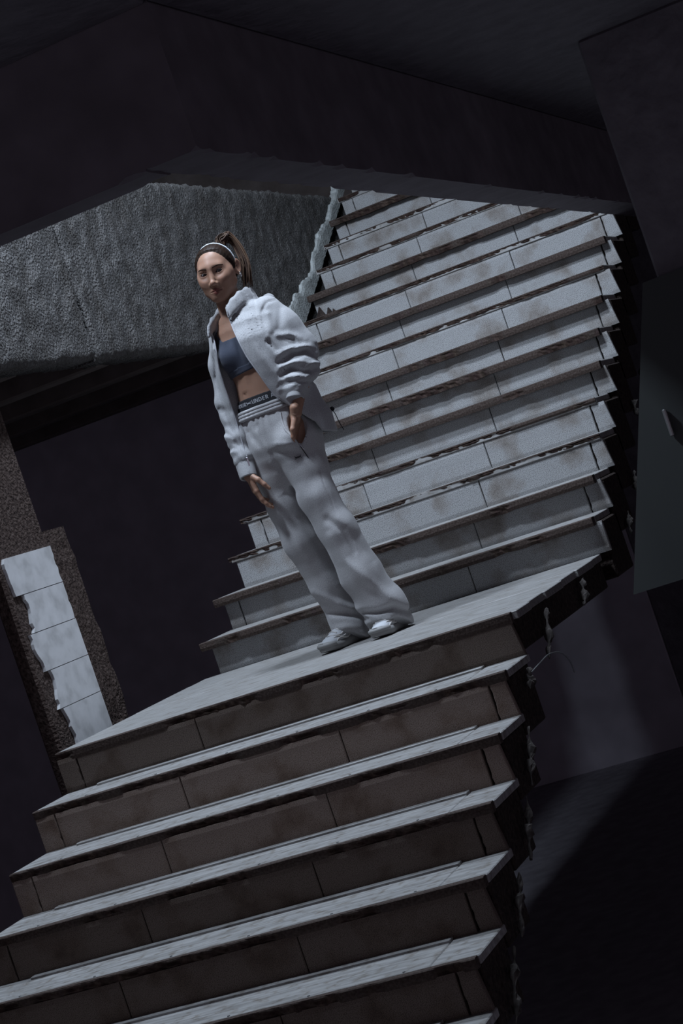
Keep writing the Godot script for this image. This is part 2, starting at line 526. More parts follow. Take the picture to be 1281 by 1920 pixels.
func build_stairs() -> void:
	var pale := Color(.075, .057, .05)
	var up := node("upper_staircase")
	tag(up, "upper flight of terrazzo stairs with broken brown nosings, rising behind the woman", "staircase")
	for k in range(1, 17):
		rng.seed = 100 + k
		var y0 := (k - 1) * RISE
		var zf := -(k - 1) * RUN
		var step := put("step", slab(Vector3(0.012, y0 - 0.12, zf - RUN - 0.06), Vector3(WIDTH - 0.012, y0 + RISE - 0.03, zf - 0.022), 0.006), M.core, up)
		var cuts := [0.0, 0.075 if k % 2 == 0 or k > 12 else 0.0, 0.64, 1.28, 1.83 - 0.01 * (k % 3), WIDTH]
		if k == 1:
			cuts = [0.0, 1.28, WIDTH]
		for i in cuts.size() - 1:
			if cuts[i + 1] - cuts[i] < 0.01:
				continue
			var sl := put("riser_slab", riser(cuts[i] + (0.0 if i == 0 else 0.0018), cuts[i + 1] - 0.0018, y0, y0 + RISE - 0.028, zf, 0.02, i == cuts.size() - 2 and k > 1, i == 0), M.terrazzo, step)
			sl.position.z = rng.randf_range(-0.0015, 0.0015)
		# some nosings stand whole and shade the riser, others are broken back
		var whole: bool = k in [1, 2, 5, 6, 7, 9, 11, 14]
		var over := (0.052 if whole else 0.017) + rng.randf_range(-0.003, 0.003)
		var right: float = WIDTH - 0.02 - 0.03 * rng.randf()
		put("tread_slab", slab(Vector3(-0.02, y0 + RISE - 0.028, zf - RUN - 0.02), Vector3(right, y0 + RISE, zf + 0.006), 0.003, 0.0008), M.tread, step)
		put("nosing", nosing_strip(-0.03 if k < 5 else -0.012, right, 0.038 if whole else 0.022, over - 0.004, 200 + k, 0.36 if whole else 0.85, pale), M.nosing, step, Vector3(0, y0 + RISE, zf + over))
	# landing
	var ld := put("stair_landing", slab(Vector3(LOW_LEFT + 0.012, -0.148, 0.005), Vector3(LOW_RIGHT - 0.012, -0.03, FRONT - 0.05), 0.006), M.core)
	tag(ld, "grey landing of long streaked boards between the two flights", "landing")
	var zs := [0.002, 0.21, 0.5, 0.78, 1.06, 1.30, FRONT - 0.028]
	for i in zs.size() - 1:
		var lx0 := lerpf(LOW_LEFT, LOW_LEFT, 0.0)
		put("floor_board", slab(Vector3(lx0, -0.03, zs[i] + 0.0012), Vector3(LOW_RIGHT + 0.01 * (i % 2), 0.0 + rng.randf_range(-.0008, .0008), zs[i + 1] - 0.0012), 0.0025), M.landing, ld)
	put("nosing", nosing_strip(LOW_LEFT, LOW_RIGHT - 0.01, 0.04, 0.03, 301, 0.46, pale), M.nosing, ld, Vector3(0, 0, FRONT))
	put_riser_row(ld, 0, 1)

	var low := node("lower_staircase")
	tag(low, "lower flight of stairs with pale treads and dark risers, nearest the camera", "staircase")
	var screw := CylinderMesh.new()
	screw.top_radius = 0.004
	screw.bottom_radius = 0.0055
	screw.height = 0.003
	screw.radial_segments = 10
	screw.rings = 1
	for k in range(1, 14):
		rng.seed = 400 + k
		var y := -k * RISE
		var zb := FRONT - 0.002 + (k - 1) * RUN_LOW         # back of this tread, foot of the riser above
		var zf2 := FRONT + k * RUN_LOW                       # its front edge
		var step := put("step", slab(Vector3(LOW_LEFT + 0.012, y - 0.24, zb - 0.02), Vector3(LOW_RIGHT - 0.012, y - 0.03, zf2 - 0.05), 0.006), M.core, low)
		var xj := LOW_LEFT + 0.15
		var xr := LOW_RIGHT - 0.16
		put("tread_slab", slab(Vector3(LOW_LEFT, y - 0.028, zb - 0.03), Vector3(xj - 0.002, y, zf2 - 0.03), 0.003, 0.0006), M.tread, step)
		put("tread_slab", slab(Vector3(xj + 0.002, y - 0.028, zb + 0.036), Vector3(xr - 0.002, y, zf2 - 0.034), 0.003, 0.0006), M.tread, step)
		put("tread_slab", slab(Vector3(xr + 0.0004, y - 0.028, zb - 0.03), Vector3(LOW_RIGHT, y, zf2 - 0.03), 0.003, 0.0003), M.tread, step)
		put("tread_strip", slab(Vector3(xj + 0.002, y - 0.028, zb - 0.03), Vector3(xr - 0.002, y + 0.008, zb + 0.034), 0.002), M.tread, step)
		put("nosing", nosing_strip(LOW_LEFT, LOW_RIGHT - 0.006, 0.034, 0.03, 500 + k, 0.55, pale), M.nosing, step, Vector3(0, y, zf2))
		for i in 6:
			put("screw", screw, M.metal, step, Vector3(LOW_LEFT + 0.22 + i * 0.29 + rng.randf_range(-.02, .02), y + 0.001, zf2 - 0.042))
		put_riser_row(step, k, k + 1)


func put_riser_row(parent: Node, above: int, k: int) -> void:
	# the riser of lower step k hangs under the tread numbered above
	var y0 := -k * RISE
	var zf := FRONT - 0.002 + (k - 1) * RUN_LOW
	var cuts := [LOW_LEFT, LOW_LEFT + 0.085, 0.55, 1.2, LOW_RIGHT - 0.08, LOW_RIGHT]
	if k == 1:
		cuts = [LOW_LEFT, LOW_LEFT + 0.085, 0.54, LOW_RIGHT]
	for i in cuts.size() - 1:
		var sl := put("riser_slab", riser(cuts[i] + (0.0 if i == 0 else 0.0018), cuts[i + 1] - 0.0018, y0 + (0.001 if k == 1 else -0.01), y0 + RISE - 0.028, zf, 0.02, i == cuts.size() - 2, i == 0), M.terrazzo_shaded if (k == 2 or k == 3) else M.terrazzo_deep_shade, parent)  # shade put into the riser colour, lighter on the second and third
		sl.position.z = rng.randf_range(-0.0015, 0.0015)


# one riser slab; its sides may lean and its end joint wanders
func riser(x0: float, x1: float, y0: float, y1: float, z: float, t: float, last: bool, first: bool) -> ArrayMesh:
	var n := 8
	var rings := []
	var short_piece := x1 - x0 < 0.12
	for i in n + 1:
		var f := float(i) / n
		var y := lerpf(y0, y1, f)
		var wob := rng.randf_range(-0.006, 0.006) if i > 0 and i < n else 0.0
		var a := x0
		var b := x1
		if short_piece and last:
			a += wob * 0.5 + 0.004
		if short_piece and first:
			b += wob * 0.4 - 0.002
		if last:
			b -= 0.016 * f
		var e := 0.003 if i == 0 or i == n else 0.0
		rings.append(PackedVector3Array([Vector3(a, y, z - t), Vector3(a, y, z - 0.003), Vector3(a + 0.003, y, z - e), Vector3(b - 0.003, y, z - e), Vector3(b, y, z - 0.003), Vector3(b, y, z - t)]))
	return loft(rings, true, true, true, false)


func flashing() -> ArrayMesh:
	rng.seed = 77
	var rings := []
	var wdt := 0.10
	for i in 90:
		var f := 8.6 + i / 89.0 * 6.9
		wdt = clampf(wdt + rng.randf_range(-0.016, 0.016), 0.06, 0.15)
		var p := Vector3(-0.094, f * RISE + 0.03 + rng.randf_range(-.004, .004), -f * RUN + 0.02)
		var up := Vector3(0, .876, .482)
		rings.append(PackedVector3Array([p + Vector3(-0.03, 0, 0), p + up * wdt + Vector3(-0.03, 0, 0), p + up * wdt + Vector3(0.012, 0, 0), p + up * wdt * .8 + Vector3(0.019, 0, 0), p + Vector3(0.022, 0, 0)]))
	return loft(rings, true, true, true, false)


# ---------------------------------------------------------------- pillars at the left of the landing
func build_pillars() -> void:
	var p := put("tiled_pillar", slab(Vector3(-0.34, -2.08, 0.67), Vector3(-0.262, 1.56, 1.135), 0.012, 0.004), M.pillar)
	tag(p, "brown pillar with a column of cracked white tiles beside the landing", "pillar")
	rng.seed = 91
	var edge := [1.10, 1.045, 1.075, 1.04, 1.02, 1.06]
	for i in 6:
		var y1 := 0.79 - i * 0.165
		var st := SurfaceTool.new()
		st.begin(Mesh.PRIMITIVE_TRIANGLES)
		tile_piece(st, y1 - 0.162, y1, 0.677, edge[i], i)
		st.generate_normals()
		put("tile", st.commit(), M.tile, p)
	var q := put("rough_pillar", rough_post(Vector3(-0.40, -2.08, 0.40), Vector3(-0.30, 0.86, 0.655)), M.pillar)
	tag(q, "shorter rough brown concrete stub just behind the tiled pillar", "pillar")


func tile_piece(st: SurfaceTool, y0: float, y1: float, z0: float, z1: float, i: int) -> void:
	var rings := []
	for k in 9:
		var f := k / 8.0
		var y := lerpf(y0, y1, f)
		var r := z1 + rng.randf_range(-0.010, 0.010) + 0.016 * sin(f * 3.0 + i * 2.7)
		var l := z0 + (rng.randf_range(0.0, 0.012) if i < 2 else 0.0)
		rings.append(PackedVector3Array([Vector3(-0.263, y, l), Vector3(-0.247, y, l), Vector3(-0.247, y, r), Vector3(-0.263, y, r)]))
	add_loft(st, rings, true, true, true, false)


func rough_post(a: Vector3, b: Vector3) -> ArrayMesh:
	var n := FastNoiseLite.new()
	n.seed = 6
	n.frequency = 9.0
	var rings := []
	for i in 61:
		var y := lerpf(a.y, b.y, i / 60.0)
		var ring := PackedVector3Array()
		for j in 32:
			var side := j / 8
			var f := (j % 8) / 8.0
			var p: Vector3
			match side:
				0: p = Vector3(lerpf(a.x, b.x, f), y, b.z)
				1: p = Vector3(b.x, y, lerpf(b.z, a.z, f))
				2: p = Vector3(lerpf(b.x, a.x, f), y, a.z)
				3: p = Vector3(a.x, y, lerpf(a.z, b.z, f))
			p += Vector3(n.get_noise_3dv(p), 0, n.get_noise_3dv(p + Vector3(5, 5, 5))) * 0.014
			ring.append(p)
		rings.append(ring)
	return loft(rings, true, true, true, false)


# ---------------------------------------------------------------- broken stubs along the right side
func build_remains() -> void:
	# mortar left on the right edge of the stairs where a balustrade was torn off
	var n := FastNoiseLite.new()
	n.seed = 15
	n.frequency = 20.0
	var low := get_node("lower_staircase")
	var land := get_node("stair_landing")
	var up := get_node("upper_staircase")
	var bits := [[1.59, 1.66, -.205, low], [1.83, 2.0, -.375, low], [2.10, 2.27, -.555, low], [2.43, 2.60, -.715, low], [2.70, 2.90, -.865, low],
		[0.46, 0.58, -.035, land], [1.12, 1.31, -.055, land], [-.90, -.80, .25, up], [-.50, -.42, .10, up], [-1.90, -1.80, .73, up], [-1.44, -1.36, .57, up]]
	var i := 0
	for b in bits:
		var rings := []
		var sides := 10
		for k in 19:
			var f := k / 18.0
			var z := lerpf(b[0], b[1], f)
			var c := Vector3(1.868 if b[3] != up else 1.915, b[2] - .05 * absf(b[1] - b[0]) * k + .008 * sin(f * 9.0 + i), z)
			var r := .0085 * (0.35 + sin(PI * f)) * (1.0 + .7 * sin(f * 17.0 + i * 2.0))
			var ring := PackedVector3Array()
			for q in sides:
				var a := TAU * q / sides
				var d := Vector3(cos(a), sin(a), 0)
				ring.append(c + d * r * (1.0 + .9 * n.get_noise_3dv(c * 3.0 + d + Vector3.ONE * i)))
			rings.append(ring)
		put("mortar_stub", loft(rings, true, true, true, false), M.stub, b[3])
		i += 1
	var wire := put("bent_wire", tube(rope([Vector3(1.868, -.22, 1.60), Vector3(1.885, -.205, 1.50), Vector3(1.90, -.195, 1.40), Vector3(1.91, -.215, 1.29), Vector3(1.91, -.26, 1.21), Vector3(1.905, -.31, 1.18)], .0028, 6), 6), M.metal)
	tag(wire, "thin bent wire curling out of the broken right edge of the lower stairs", "wire")
	# shards of slab standing on the tenth tread
	rng.seed = 61
	for k in 3:
		var st := SurfaceTool.new()
		st.begin(Mesh.PRIMITIVE_TRIANGLES)
		var w: float = [.045, .035, .03][k]
		var h: float = [.085, .060, .045][k]
		prism(st, [Vector2(-w, 0), Vector2(w * .8, 0), Vector2(w * .1, h)], -.006, .006)
		st.generate_normals()
		var o := put("slab_shard", st.commit(), M.core, null, Vector3([.03, .085, .12][k], 10 * RISE, -10 * RUN + .022 + .004 * k))
		o.rotation = Vector3(-.12, [.5, -.3, .2][k], .1 * k)
		tag(o, ["tallest dark triangular shard leaning at the left end of an upper step", "middle dark triangular shard leaning at the left end of an upper step", "smallest dark shard of three at the left end of an upper step"][k], "shard", "shards on the upper stairs")


# ---------------------------------------------------------------- the woman
# Her frame: x to the right and z towards the camera's side, y up; the node is turned into place.
# Every surface is a distance field meshed by surface nets; the fields are sums of tapered capsules.
const BODY_TURN := -0.52
var lfx := cos(BODY_TURN)          # her left, seen as right
var lfz := -sin(BODY_TURN)
var ffx := sin(BODY_TURN)          # the way her chest faces
var ffz := cos(BODY_TURN)


class Chain:
	# tapered capsules joined by a smooth minimum, sorted into bins by height
	var d := PackedFloat32Array()
	var n := 0
	var bins := []
	const STEP := 0.04
	const REACH := 0.07

	func add(a: Vector3, b: Vector3, ra: float, rb: float) -> void:
		var e := b - a
		d.append_array([a.x, a.y, a.z, e.x, e.y, e.z, 1.0 / maxf(e.length_squared(), 1e-9), ra, rb - ra])
		if bins.is_empty():
			for i in 60:
				bins.append(PackedInt32Array())
		var m := maxf(ra, rb) + REACH
		for i in range(maxi(0, int((minf(a.y, b.y) - m + .3) / STEP)), mini(60, int((maxf(a.y, b.y) + m + .3) / STEP) + 1)):
			bins[i].append(n * 9)
		n += 1

	func path(pts: Array) -> Chain:
		for i in pts.size() - 1:
			add(pts[i][0], pts[i + 1][0], pts[i][1], pts[i + 1][1])
		return self

	func at(x: float, y: float, z: float, k: float) -> float:
		var r := 1e3
		var bin: PackedInt32Array = bins[clampi(int((y + .3) / STEP), 0, 59)]
		for o in bin:
			var px := x - d[o]
			var py := y - d[o + 1]
			var pz := z - d[o + 2]
			var ex := d[o + 3]
			var ey := d[o + 4]
			var ez := d[o + 5]
			var t := clampf((px * ex + py * ey + pz * ez) * d[o + 6], 0.0, 1.0)
			px -= ex * t
			py -= ey * t
			pz -= ez * t
			var q := sqrt(px * px + py * py + pz * pz) - d[o + 7] - d[o + 8] * t
			var h := k - absf(r - q)
			if q < r:
				r = q
			if h > 0.0:
				r -= h * h * 0.25 / k
		return r


class Strokes:
	# folds pressed into or raised from the cloth along lines seen from the front
	var d := PackedFloat32Array()
	var n := 0
	var bins := []
	const STEP := 0.02

	func add(pts: Array, w: float, amp: float) -> void:
		if bins.is_empty():
			for i in 100:
				bins.append(PackedInt32Array())
		for i in pts.size() - 1:
			var a: Vector2 = pts[i]
			var b: Vector2 = pts[i + 1]
			var e: Vector2 = b - a
			d.append_array([a.x, a.y, e.x, e.y, 1.0 / maxf(e.length_squared(), 1e-9), 1.0 / (w * w), amp * (0.55 if i == 0 and pts.size() > 2 else 1.0), amp * (0.4 if i == pts.size() - 2 else 1.0)])
			for k in range(maxi(0, int((minf(a.y, b.y) - w * 2.3) / STEP)), mini(100, int((maxf(a.y, b.y) + w * 2.3) / STEP) + 1)):
				bins[k].append(n * 8)
			n += 1

	func at(x: float, y: float) -> float:
		var best := 0.0
		var low := 0.0
		var bin: PackedInt32Array = bins[clampi(int(y / STEP), 0, 99)]
		for o in bin:
			var px := x - d[o]
			var py := y - d[o + 1]
			var t := clampf((px * d[o + 2] + py * d[o + 3]) * d[o + 4], 0.0, 1.0)
			px -= d[o + 2] * t
			py -= d[o + 3] * t
			var q := (px * px + py * py) * d[o + 5]
			if q < 5.0:
				var v := lerpf(d[o + 6], d[o + 7], t) * exp(-q)
				if v > best: best = v
				elif v < low: low = v
		return best + low


class Oval:
	# an upright elliptical body: y, half width, half depth, centre x and z, resampled evenly
	var d := PackedFloat32Array()
	var y0 := 0.0
	const N := 96
	const STEP := 0.008

	func _init(t: PackedFloat32Array) -> void:
		y0 = t[0]
		var n := t.size() / 5
		for i in N:
			var y := y0 + i * STEP
			var k := 1
			while k < n - 1 and t[k * 5] < y:
				k += 1
			var f := clampf((y - t[k * 5 - 5]) / (t[k * 5] - t[k * 5 - 5]), 0.0, 1.0)
			f = lerpf(f, f * f * (3.0 - 2.0 * f), .5)
			for c in range(1, 5):
				d.append(lerpf(t[k * 5 - 5 + c], t[k * 5 + c], f))


static func smn(a: float, b: float, k: float) -> float:
	var h := maxf(k - absf(a - b), 0.0)
	return minf(a, b) - h * h * 0.25 / k


static func smx(a: float, b: float, k: float) -> float:
	var h := maxf(k - absf(a - b), 0.0)
	return maxf(a, b) + h * h * 0.25 / k


static func table(t: PackedFloat32Array, w: int, key: float, c: int) -> float:
	var n := t.size() / w
	if key <= t[0]:
		return t[c]
	for i in range(1, n):
		if key < t[i * w]:
			var f := (key - t[i * w - w]) / (t[i * w] - t[i * w - w])
			return lerpf(t[i * w - w + c], t[i * w + c], f)
	return t[(n - 1) * w + c]


# surface nets over the cells near the surface; the field is a distance, so far blocks are skipped
func nets(st: SurfaceTool, field: Callable, lo: Vector3, hi: Vector3, h: float, tint = null, slack := 1.25, basis := Transform3D.IDENTITY) -> void:
	var nx := int(ceil((hi.x - lo.x) / h)) + 2
	var ny := int(ceil((hi.y - lo.y) / h)) + 2
	var nz := int(ceil((hi.z - lo.z) / h)) + 2
	var sx := 1
	var sy := nx + 1
	var sz := (nx + 1) * (ny + 1)
	var val := PackedFloat32Array()
	val.resize(sz * (nz + 1))
	val.fill(99.0)
	var act := PackedInt32Array()
	const B := 2
	var far := h * 4.0 * 1.7321 * slack + h * 1.5
	var reach := h * 1.7321 * slack + h * .6
	for cz in range(0, nz, 8):
		for cy in range(0, ny, 8):
			for cx in range(0, nx, 8):
				var f: float = field.call(lo.x + (cx + 4.0) * h, lo.y + (cy + 4.0) * h, lo.z + (cz + 4.0) * h)
				if absf(f) > far:
					continue
				for bz in range(cz, mini(cz + 8, nz), B):
					for by in range(cy, mini(cy + 8, ny), B):
						for bx in range(cx, mini(cx + 8, nx), B):
							var m := (bz + 1) * sz + (by + 1) * sy + bx + 1
							var c: float = field.call(lo.x + (bx + 1.0) * h, lo.y + (by + 1.0) * h, lo.z + (bz + 1.0) * h)
							if bx < nx and by < ny and bz < nz:
								val[m] = c
							if absf(c) > reach:
								continue
							act.append(bx); act.append(by); act.append(bz)
							for k in range(bz, mini(bz + B, nz) + 1):
								for j in range(by, mini(by + B, ny) + 1):
									var row := k * sz + j * sy
									for i in range(bx, mini(bx + B, nx) + 1):
										if val[row + i] > 98.0:
											val[row + i] = field.call(lo.x + i * h, lo.y + j * h, lo.z + k * h)
	var vid := {}
	var pos := PackedVector3Array()
	var nrm := PackedVector3Array()
	var off := [0, 1, sy, sy + 1, sz, sz + 1, sz + sy, sz + sy + 1]
	var edges := [[0, 1], [2, 3], [4, 5], [6, 7], [0, 2], [1, 3], [4, 6], [5, 7], [0, 4], [1, 5], [2, 6], [3, 7]]
	var corner := [Vector3(0, 0, 0), Vector3(1, 0, 0), Vector3(0, 1, 0), Vector3(1, 1, 0), Vector3(0, 0, 1), Vector3(1, 0, 1), Vector3(0, 1, 1), Vector3(1, 1, 1)]
	var v8 := PackedFloat32Array()
	v8.resize(8)
	for a in range(0, act.size(), 3):
		for k in range(act[a + 2], mini(act[a + 2] + B, nz)):
			for j in range(act[a + 1], mini(act[a + 1] + B, ny)):
				for i in range(act[a], mini(act[a] + B, nx)):
					var c := k * sz + j * sy + i
					var v0 := val[c]
					var inside := v0 < 0.0
					if (val[c + 1] < 0.0) == inside and (val[c + sy] < 0.0) == inside and (val[c + sy + 1] < 0.0) == inside and (val[c + sz] < 0.0) == inside and (val[c + sz + 1] < 0.0) == inside and (val[c + sz + sy] < 0.0) == inside and (val[c + sz + sy + 1] < 0.0) == inside:
						continue
					for m in 8:
						v8[m] = val[c + off[m]]
					var sum := Vector3.ZERO
					var cnt := 0
					for e in edges:
						var p: float = v8[e[0]]
						var q: float = v8[e[1]]
						if (p < 0.0) != (q < 0.0):
							var ca: Vector3 = corner[e[0]]
							sum += ca.lerp(corner[e[1]], p / (p - q))
							cnt += 1
					vid[c] = pos.size()
					pos.append(lo + (Vector3(i, j, k) + sum / cnt) * h)
					nrm.append(Vector3(v8[1] + v8[3] + v8[5] + v8[7] - v8[0] - v8[2] - v8[4] - v8[6], v8[2] + v8[3] + v8[6] + v8[7] - v8[0] - v8[1] - v8[4] - v8[5], v8[4] + v8[5] + v8[6] + v8[7] - v8[0] - v8[1] - v8[2] - v8[3]))
	var idx := PackedInt32Array()
	var cols: PackedColorArray
	for c in vid:
		var v0 := val[c]
		for q in [[sx, sy, sz], [sy, sz, sx], [sz, sx, sy]]:
			var v1 := val[c + q[0]]
			if (v0 < 0.0) == (v1 < 0.0):
				continue
			var i1 = vid.get(c - q[1])
			var i2 = vid.get(c - q[1] - q[2])
			var i3 = vid.get(c - q[2])
			if i1 == null or i2 == null or i3 == null:
				continue
			var i0: int = vid[c]
			if v0 < 0.0:
				idx.append_array([i0, i2, i1, i0, i3, i2])
			else:
				idx.append_array([i0, i1, i2, i0, i2, i3])
	# settle each vertex onto the surface
	for w in pos.size():
		var g := nrm[w] / (4.0 * h)
		var q := pos[w]
		var d: float = field.call(q.x, q.y, q.z)
		pos[w] = q - g * clampf(d / maxf(g.length_squared(), .2), -h * .5, h * .5)
	for t in idx.size():
		var w := idx[t]
		if tint != null:
			st.set_color(tint.call(pos[w]))
		st.set_normal((basis.basis * nrm[w]).normalized())
		st.add_vertex(basis * pos[w])


func net_mesh(field: Callable, lo: Vector3, hi: Vector3, h: float, tint = null, slack := 1.25, basis := Transform3D.IDENTITY) -> ArrayMesh:
	var st := SurfaceTool.new()
	st.begin(Mesh.PRIMITIVE_TRIANGLES)
	nets(st, field, lo, hi, h, tint, slack, basis)
	st.index()
	return st.commit()


# a round tube along points (each [position, radius]); flat squashes it along an axis
func tube(pts: Array, sides := 8, flat := Vector3.ZERO, squash := 1.0) -> ArrayMesh:
	return loft(tube_rings(pts, sides, flat, squash))


func tube_rings(pts: Array, sides := 8, flat := Vector3.ZERO, squash := 1.0) -> Array:
	var rings := []
	var last := Vector3.ZERO
	for i in pts.size():
		var p: Vector3 = pts[i][0]
		var d: Vector3 = ((pts[mini(i + 1, pts.size() - 1)][0] as Vector3) - (pts[maxi(i - 1, 0)][0] as Vector3)).normalized()
		var u := d.cross(Vector3.UP if absf(d.y) < 0.9 else Vector3.RIGHT).normalized()
		if last != Vector3.ZERO:
			u = (last - d * last.dot(d)).normalized()
		last = u
		var w := d.cross(u)
		var ring := PackedVector3Array()
		for j in sides:
			var a := -TAU * j / sides
			var o: Vector3 = (u * cos(a) + w * sin(a)) * pts[i][1]
			if flat != Vector3.ZERO:
				o -= flat * o.dot(flat) * (1.0 - squash)
			ring.append(p + o)
		rings.append(ring)
	return rings


# smooth curve through points, n pieces per span
func curve(pts: Array, n := 6) -> Array:
	var out := []
	for i in pts.size() - 1:
		var p0: Vector3 = pts[maxi(i - 1, 0)]
		var p1: Vector3 = pts[i]
		var p2: Vector3 = pts[i + 1]
		var p3: Vector3 = pts[mini(i + 2, pts.size() - 1)]
		for k in n:
			out.append(p1.cubic_interpolate(p2, p0, p3, float(k) / n))
	out.append(pts[-1])
	return out


func rope(pts: Array, r: float, n := 5, taper := 0.0) -> Array:
	var c := curve(pts, n)
	var out := []
	for i in c.size():
		var f := float(i) / (c.size() - 1)
		out.append([c[i], r * (1.0 - taper * pow(absf(f * 2 - 1), 3.0))])
	return out


# ---- skin under the clothes
# y, half width, half depth, centre x, centre z
var torso_t := PackedFloat32Array([
	0.80, .150, .105, -.092, .0, 0.90, .160, .112, -.092, .0, 0.97, .152, .105, -.094, .0, 1.03, .132, .095, -.096, .0, 1.09, .118, .088, -.094, .0,
	1.15, .115, .086, -.092, .002, 1.22, .125, .092, -.090, .002, 1.30, .140, .096, -.088, -.004, 1.36, .142, .088, -.087, -.010, 1.40, .110, .070, -.088, -.016, 1.44, .060, .056, -.095, -.018])
var torso_o := Oval.new(torso_t)
var limbs: Chain
var skin_marks := Strokes.new()
var noise_a := FastNoiseLite.new()


func oval(x: float, y: float, z: float, o: Oval, grow: float) -> float:
	var fy := clampf((y - o.y0) / Oval.STEP, 0.0, Oval.N - 1.01)
	var i := int(fy)
	fy -= i
	i *= 4
	var t := o.d
	var a := lerpf(t[i], t[i + 4], fy) + grow
	var b := lerpf(t[i + 1], t[i + 5], fy) + grow
	var cx := x - lerpf(t[i + 2], t[i + 6], fy)
	var cz := z - lerpf(t[i + 3], t[i + 7], fy)
	var u := (cx * lfx + cz * lfz) / a
	var v := (cx * ffx + cz * ffz) / b
	var l := sqrt(u * u + v * v)
	return (l - 1.0) * (b + (a - b) * u * u / maxf(l * l, 1e-6))


func torso_skin(x: float, y: float, z: float) -> float:
	var d := oval(x, y, z, torso_o, 0.0)
	d = maxf(d, maxf(y - 1.445, 0.80 - y))
	if y > 1.15 and y < 1.40:
		var cx := x + .088
		var cz := z + .002
		var u := absf(cx * lfx + cz * lfz) - .062
		var v := cx * ffx + cz * ffz - .062
		var w := y - 1.262
		d = smn(d, sqrt(u * u + v * v + w * w) - .054, .035)
	return d


func body_field(x: float, y: float, z: float) -> float:
	var d := torso_skin(x, y, z)
	d = smn(d, limbs.at(x, y, z, .02), .03)
	if absf(d) < .03 and z > -.03:
		d -= skin_marks.at(x, y)
	return d


# ---- head, in its own frame: y up from eye level, z out of the face
func ell(x: float, y: float, z: float, rx: float, ry: float, rz: float) -> float:
	var u := x / rx
	var v := y / ry
	var w := z / rz
	var k := sqrt(u * u + v * v + w * w)
	var g := sqrt(u * u / (rx * rx) + v * v / (ry * ry) + w * w / (rz * rz))
	return k * (k - 1.0) / maxf(g, 1e-5)


static func cap(x: float, y: float, z: float, ax: float, ay: float, az: float, bx: float, by: float, bz: float, ra: float, rb: float) -> float:
	var ex := bx - ax
	var ey := by - ay
	var ez := bz - az
	var px := x - ax
	var py := y - ay
	var pz := z - az
	var t := clampf((px * ex + py * ey + pz * ez) / (ex * ex + ey * ey + ez * ez), 0.0, 1.0)
	px -= ex * t
	py -= ey * t
	pz -= ez * t
	return sqrt(px * px + py * py + pz * pz) - ra - (rb - ra) * t


func head_field(px: float, y: float, z: float) -> float:
	var x := absf(px)
	var d := ell(x, y - .022, z + .014, .072, .082, .094)
	d = smn(d, ell(x, y + .030, z - .020, .057, .078, .060), .03)
	d = smn(d, cap(x, y, z, .052, -.050, -.002, .016, -.097, .052, .015, .014), .032)
	d = smn(d, cap(x, y, z, 0.0, -.096, .060, .010, -.096, .059, .0165, .014), .022)
	d = smn(d, cap(x, y, z, .040, -.022, .050, .052, -.014, .030, .020, .018), .028)
	d = smn(d, cap(x, y, z, 0.0, -.072, .058, .016, -.072, .053, .022, .018), .022)
	if y < -.055:
		d = smn(d, cap(x, y, z, 0.0, -.05, -.035, 0.0, -.20, -.045, .049, .050), .03)
	if z > .02:
		d = smn(d, cap(x, y, z, 0.0, .022, .068, .034, .019, .060, .011, .010), .022)
		d = smn(d, cap(x, y, z, .030, -.040, .052, .034, -.062, .042, .022, .018), .03)
		if y > -.04 and y < .035 and x < .065:
			# eye sockets, then lids over the eyeballs, open in an almond
			var ex := x - .0315
			var sock := sqrt(ex * ex * .55 + (y + .001) * (y + .001) + (z - .0935) * (z - .0935)) - .0165
			d = smx(d, -sock, .018)
			var ez := z - .0610
			var rr := sqrt(ex * ex + y * y + ez * ez)
			var lid := rr - .0156
			var ax := ex / .0150
			var open := (1.0 - ax * ax) * .0052
			var gap := absf(y + .0002 + ex * -.05) - open
			lid = maxf(lid, -gap * .8)
			d = smn(d, lid, .007)
			if open > 0.0 and gap < .002:
				d = smx(d, -maxf(gap, .0100 - rr), .002)
			# crease above the lid
			d = smx(d, -cap(x, y, z, .020, .0080, .0790, .044, .0075, .0715, .0012, .0010), .006)
		if x < .045 and y < .04 and y > -.075:
			d = smn(d, cap(x, y, z, 0.0, .010, .0755, 0.0, -.037, .0945, .0060, .0080), .016)
			d = smn(d, cap(x, y, z, 0.0, -.0400, .0950, 0.0, -.0425, .0932, .0094, .0088), .008)
			d = smn(d, cap(x, y, z, .0105, -.0445, .0850, .0120, -.0445, .0790, .0066, .0066), .008)
			d = smx(d, -(cap(x, y, z, .0056, -.0535, .0885, .0064, -.0500, .0870, .0028, .0024)), .003)
		if y < -.04 and x < .05:
			d = smx(d, -cap(x, y, z, 0.0, -.053, .0900, 0.0, -.0590, .0895, .0030, .0030), .006)
			d = smn(d, cap(x, y, z, 0.0, -.0662, .0812, .0205, -.0708, .0720, .0066, .0032), .008)
			d = smn(d, cap(x, y, z, 0.0, -.0782, .0792, .0160, -.0752, .0720, .0078, .0046), .008)
			d = smx(d, -cap(x, y, z, 0.0, -.0718, .0900, .0235, -.0724, .0755, .0014, .0010), .003)
	# ears
	if x > .05:
		var qz := (z + .026)
		var qy := (y + .004)
		var er := ell(x - .0800 - qz * -.45, qy - qz * -.25, qz, .0065, .0320, .0190)
		var bowl := ell(x - .0870 - qz * -.45, qy - .002 - qz * -.25, qz - .001, .0075, .0205, .0110)
		er = smx(er, -bowl, .005)
		d = smn(d, er, .008)
	return d


const LIP := Color(.17, .055, .046)
const SKIN := Color(.31, .178, .122)

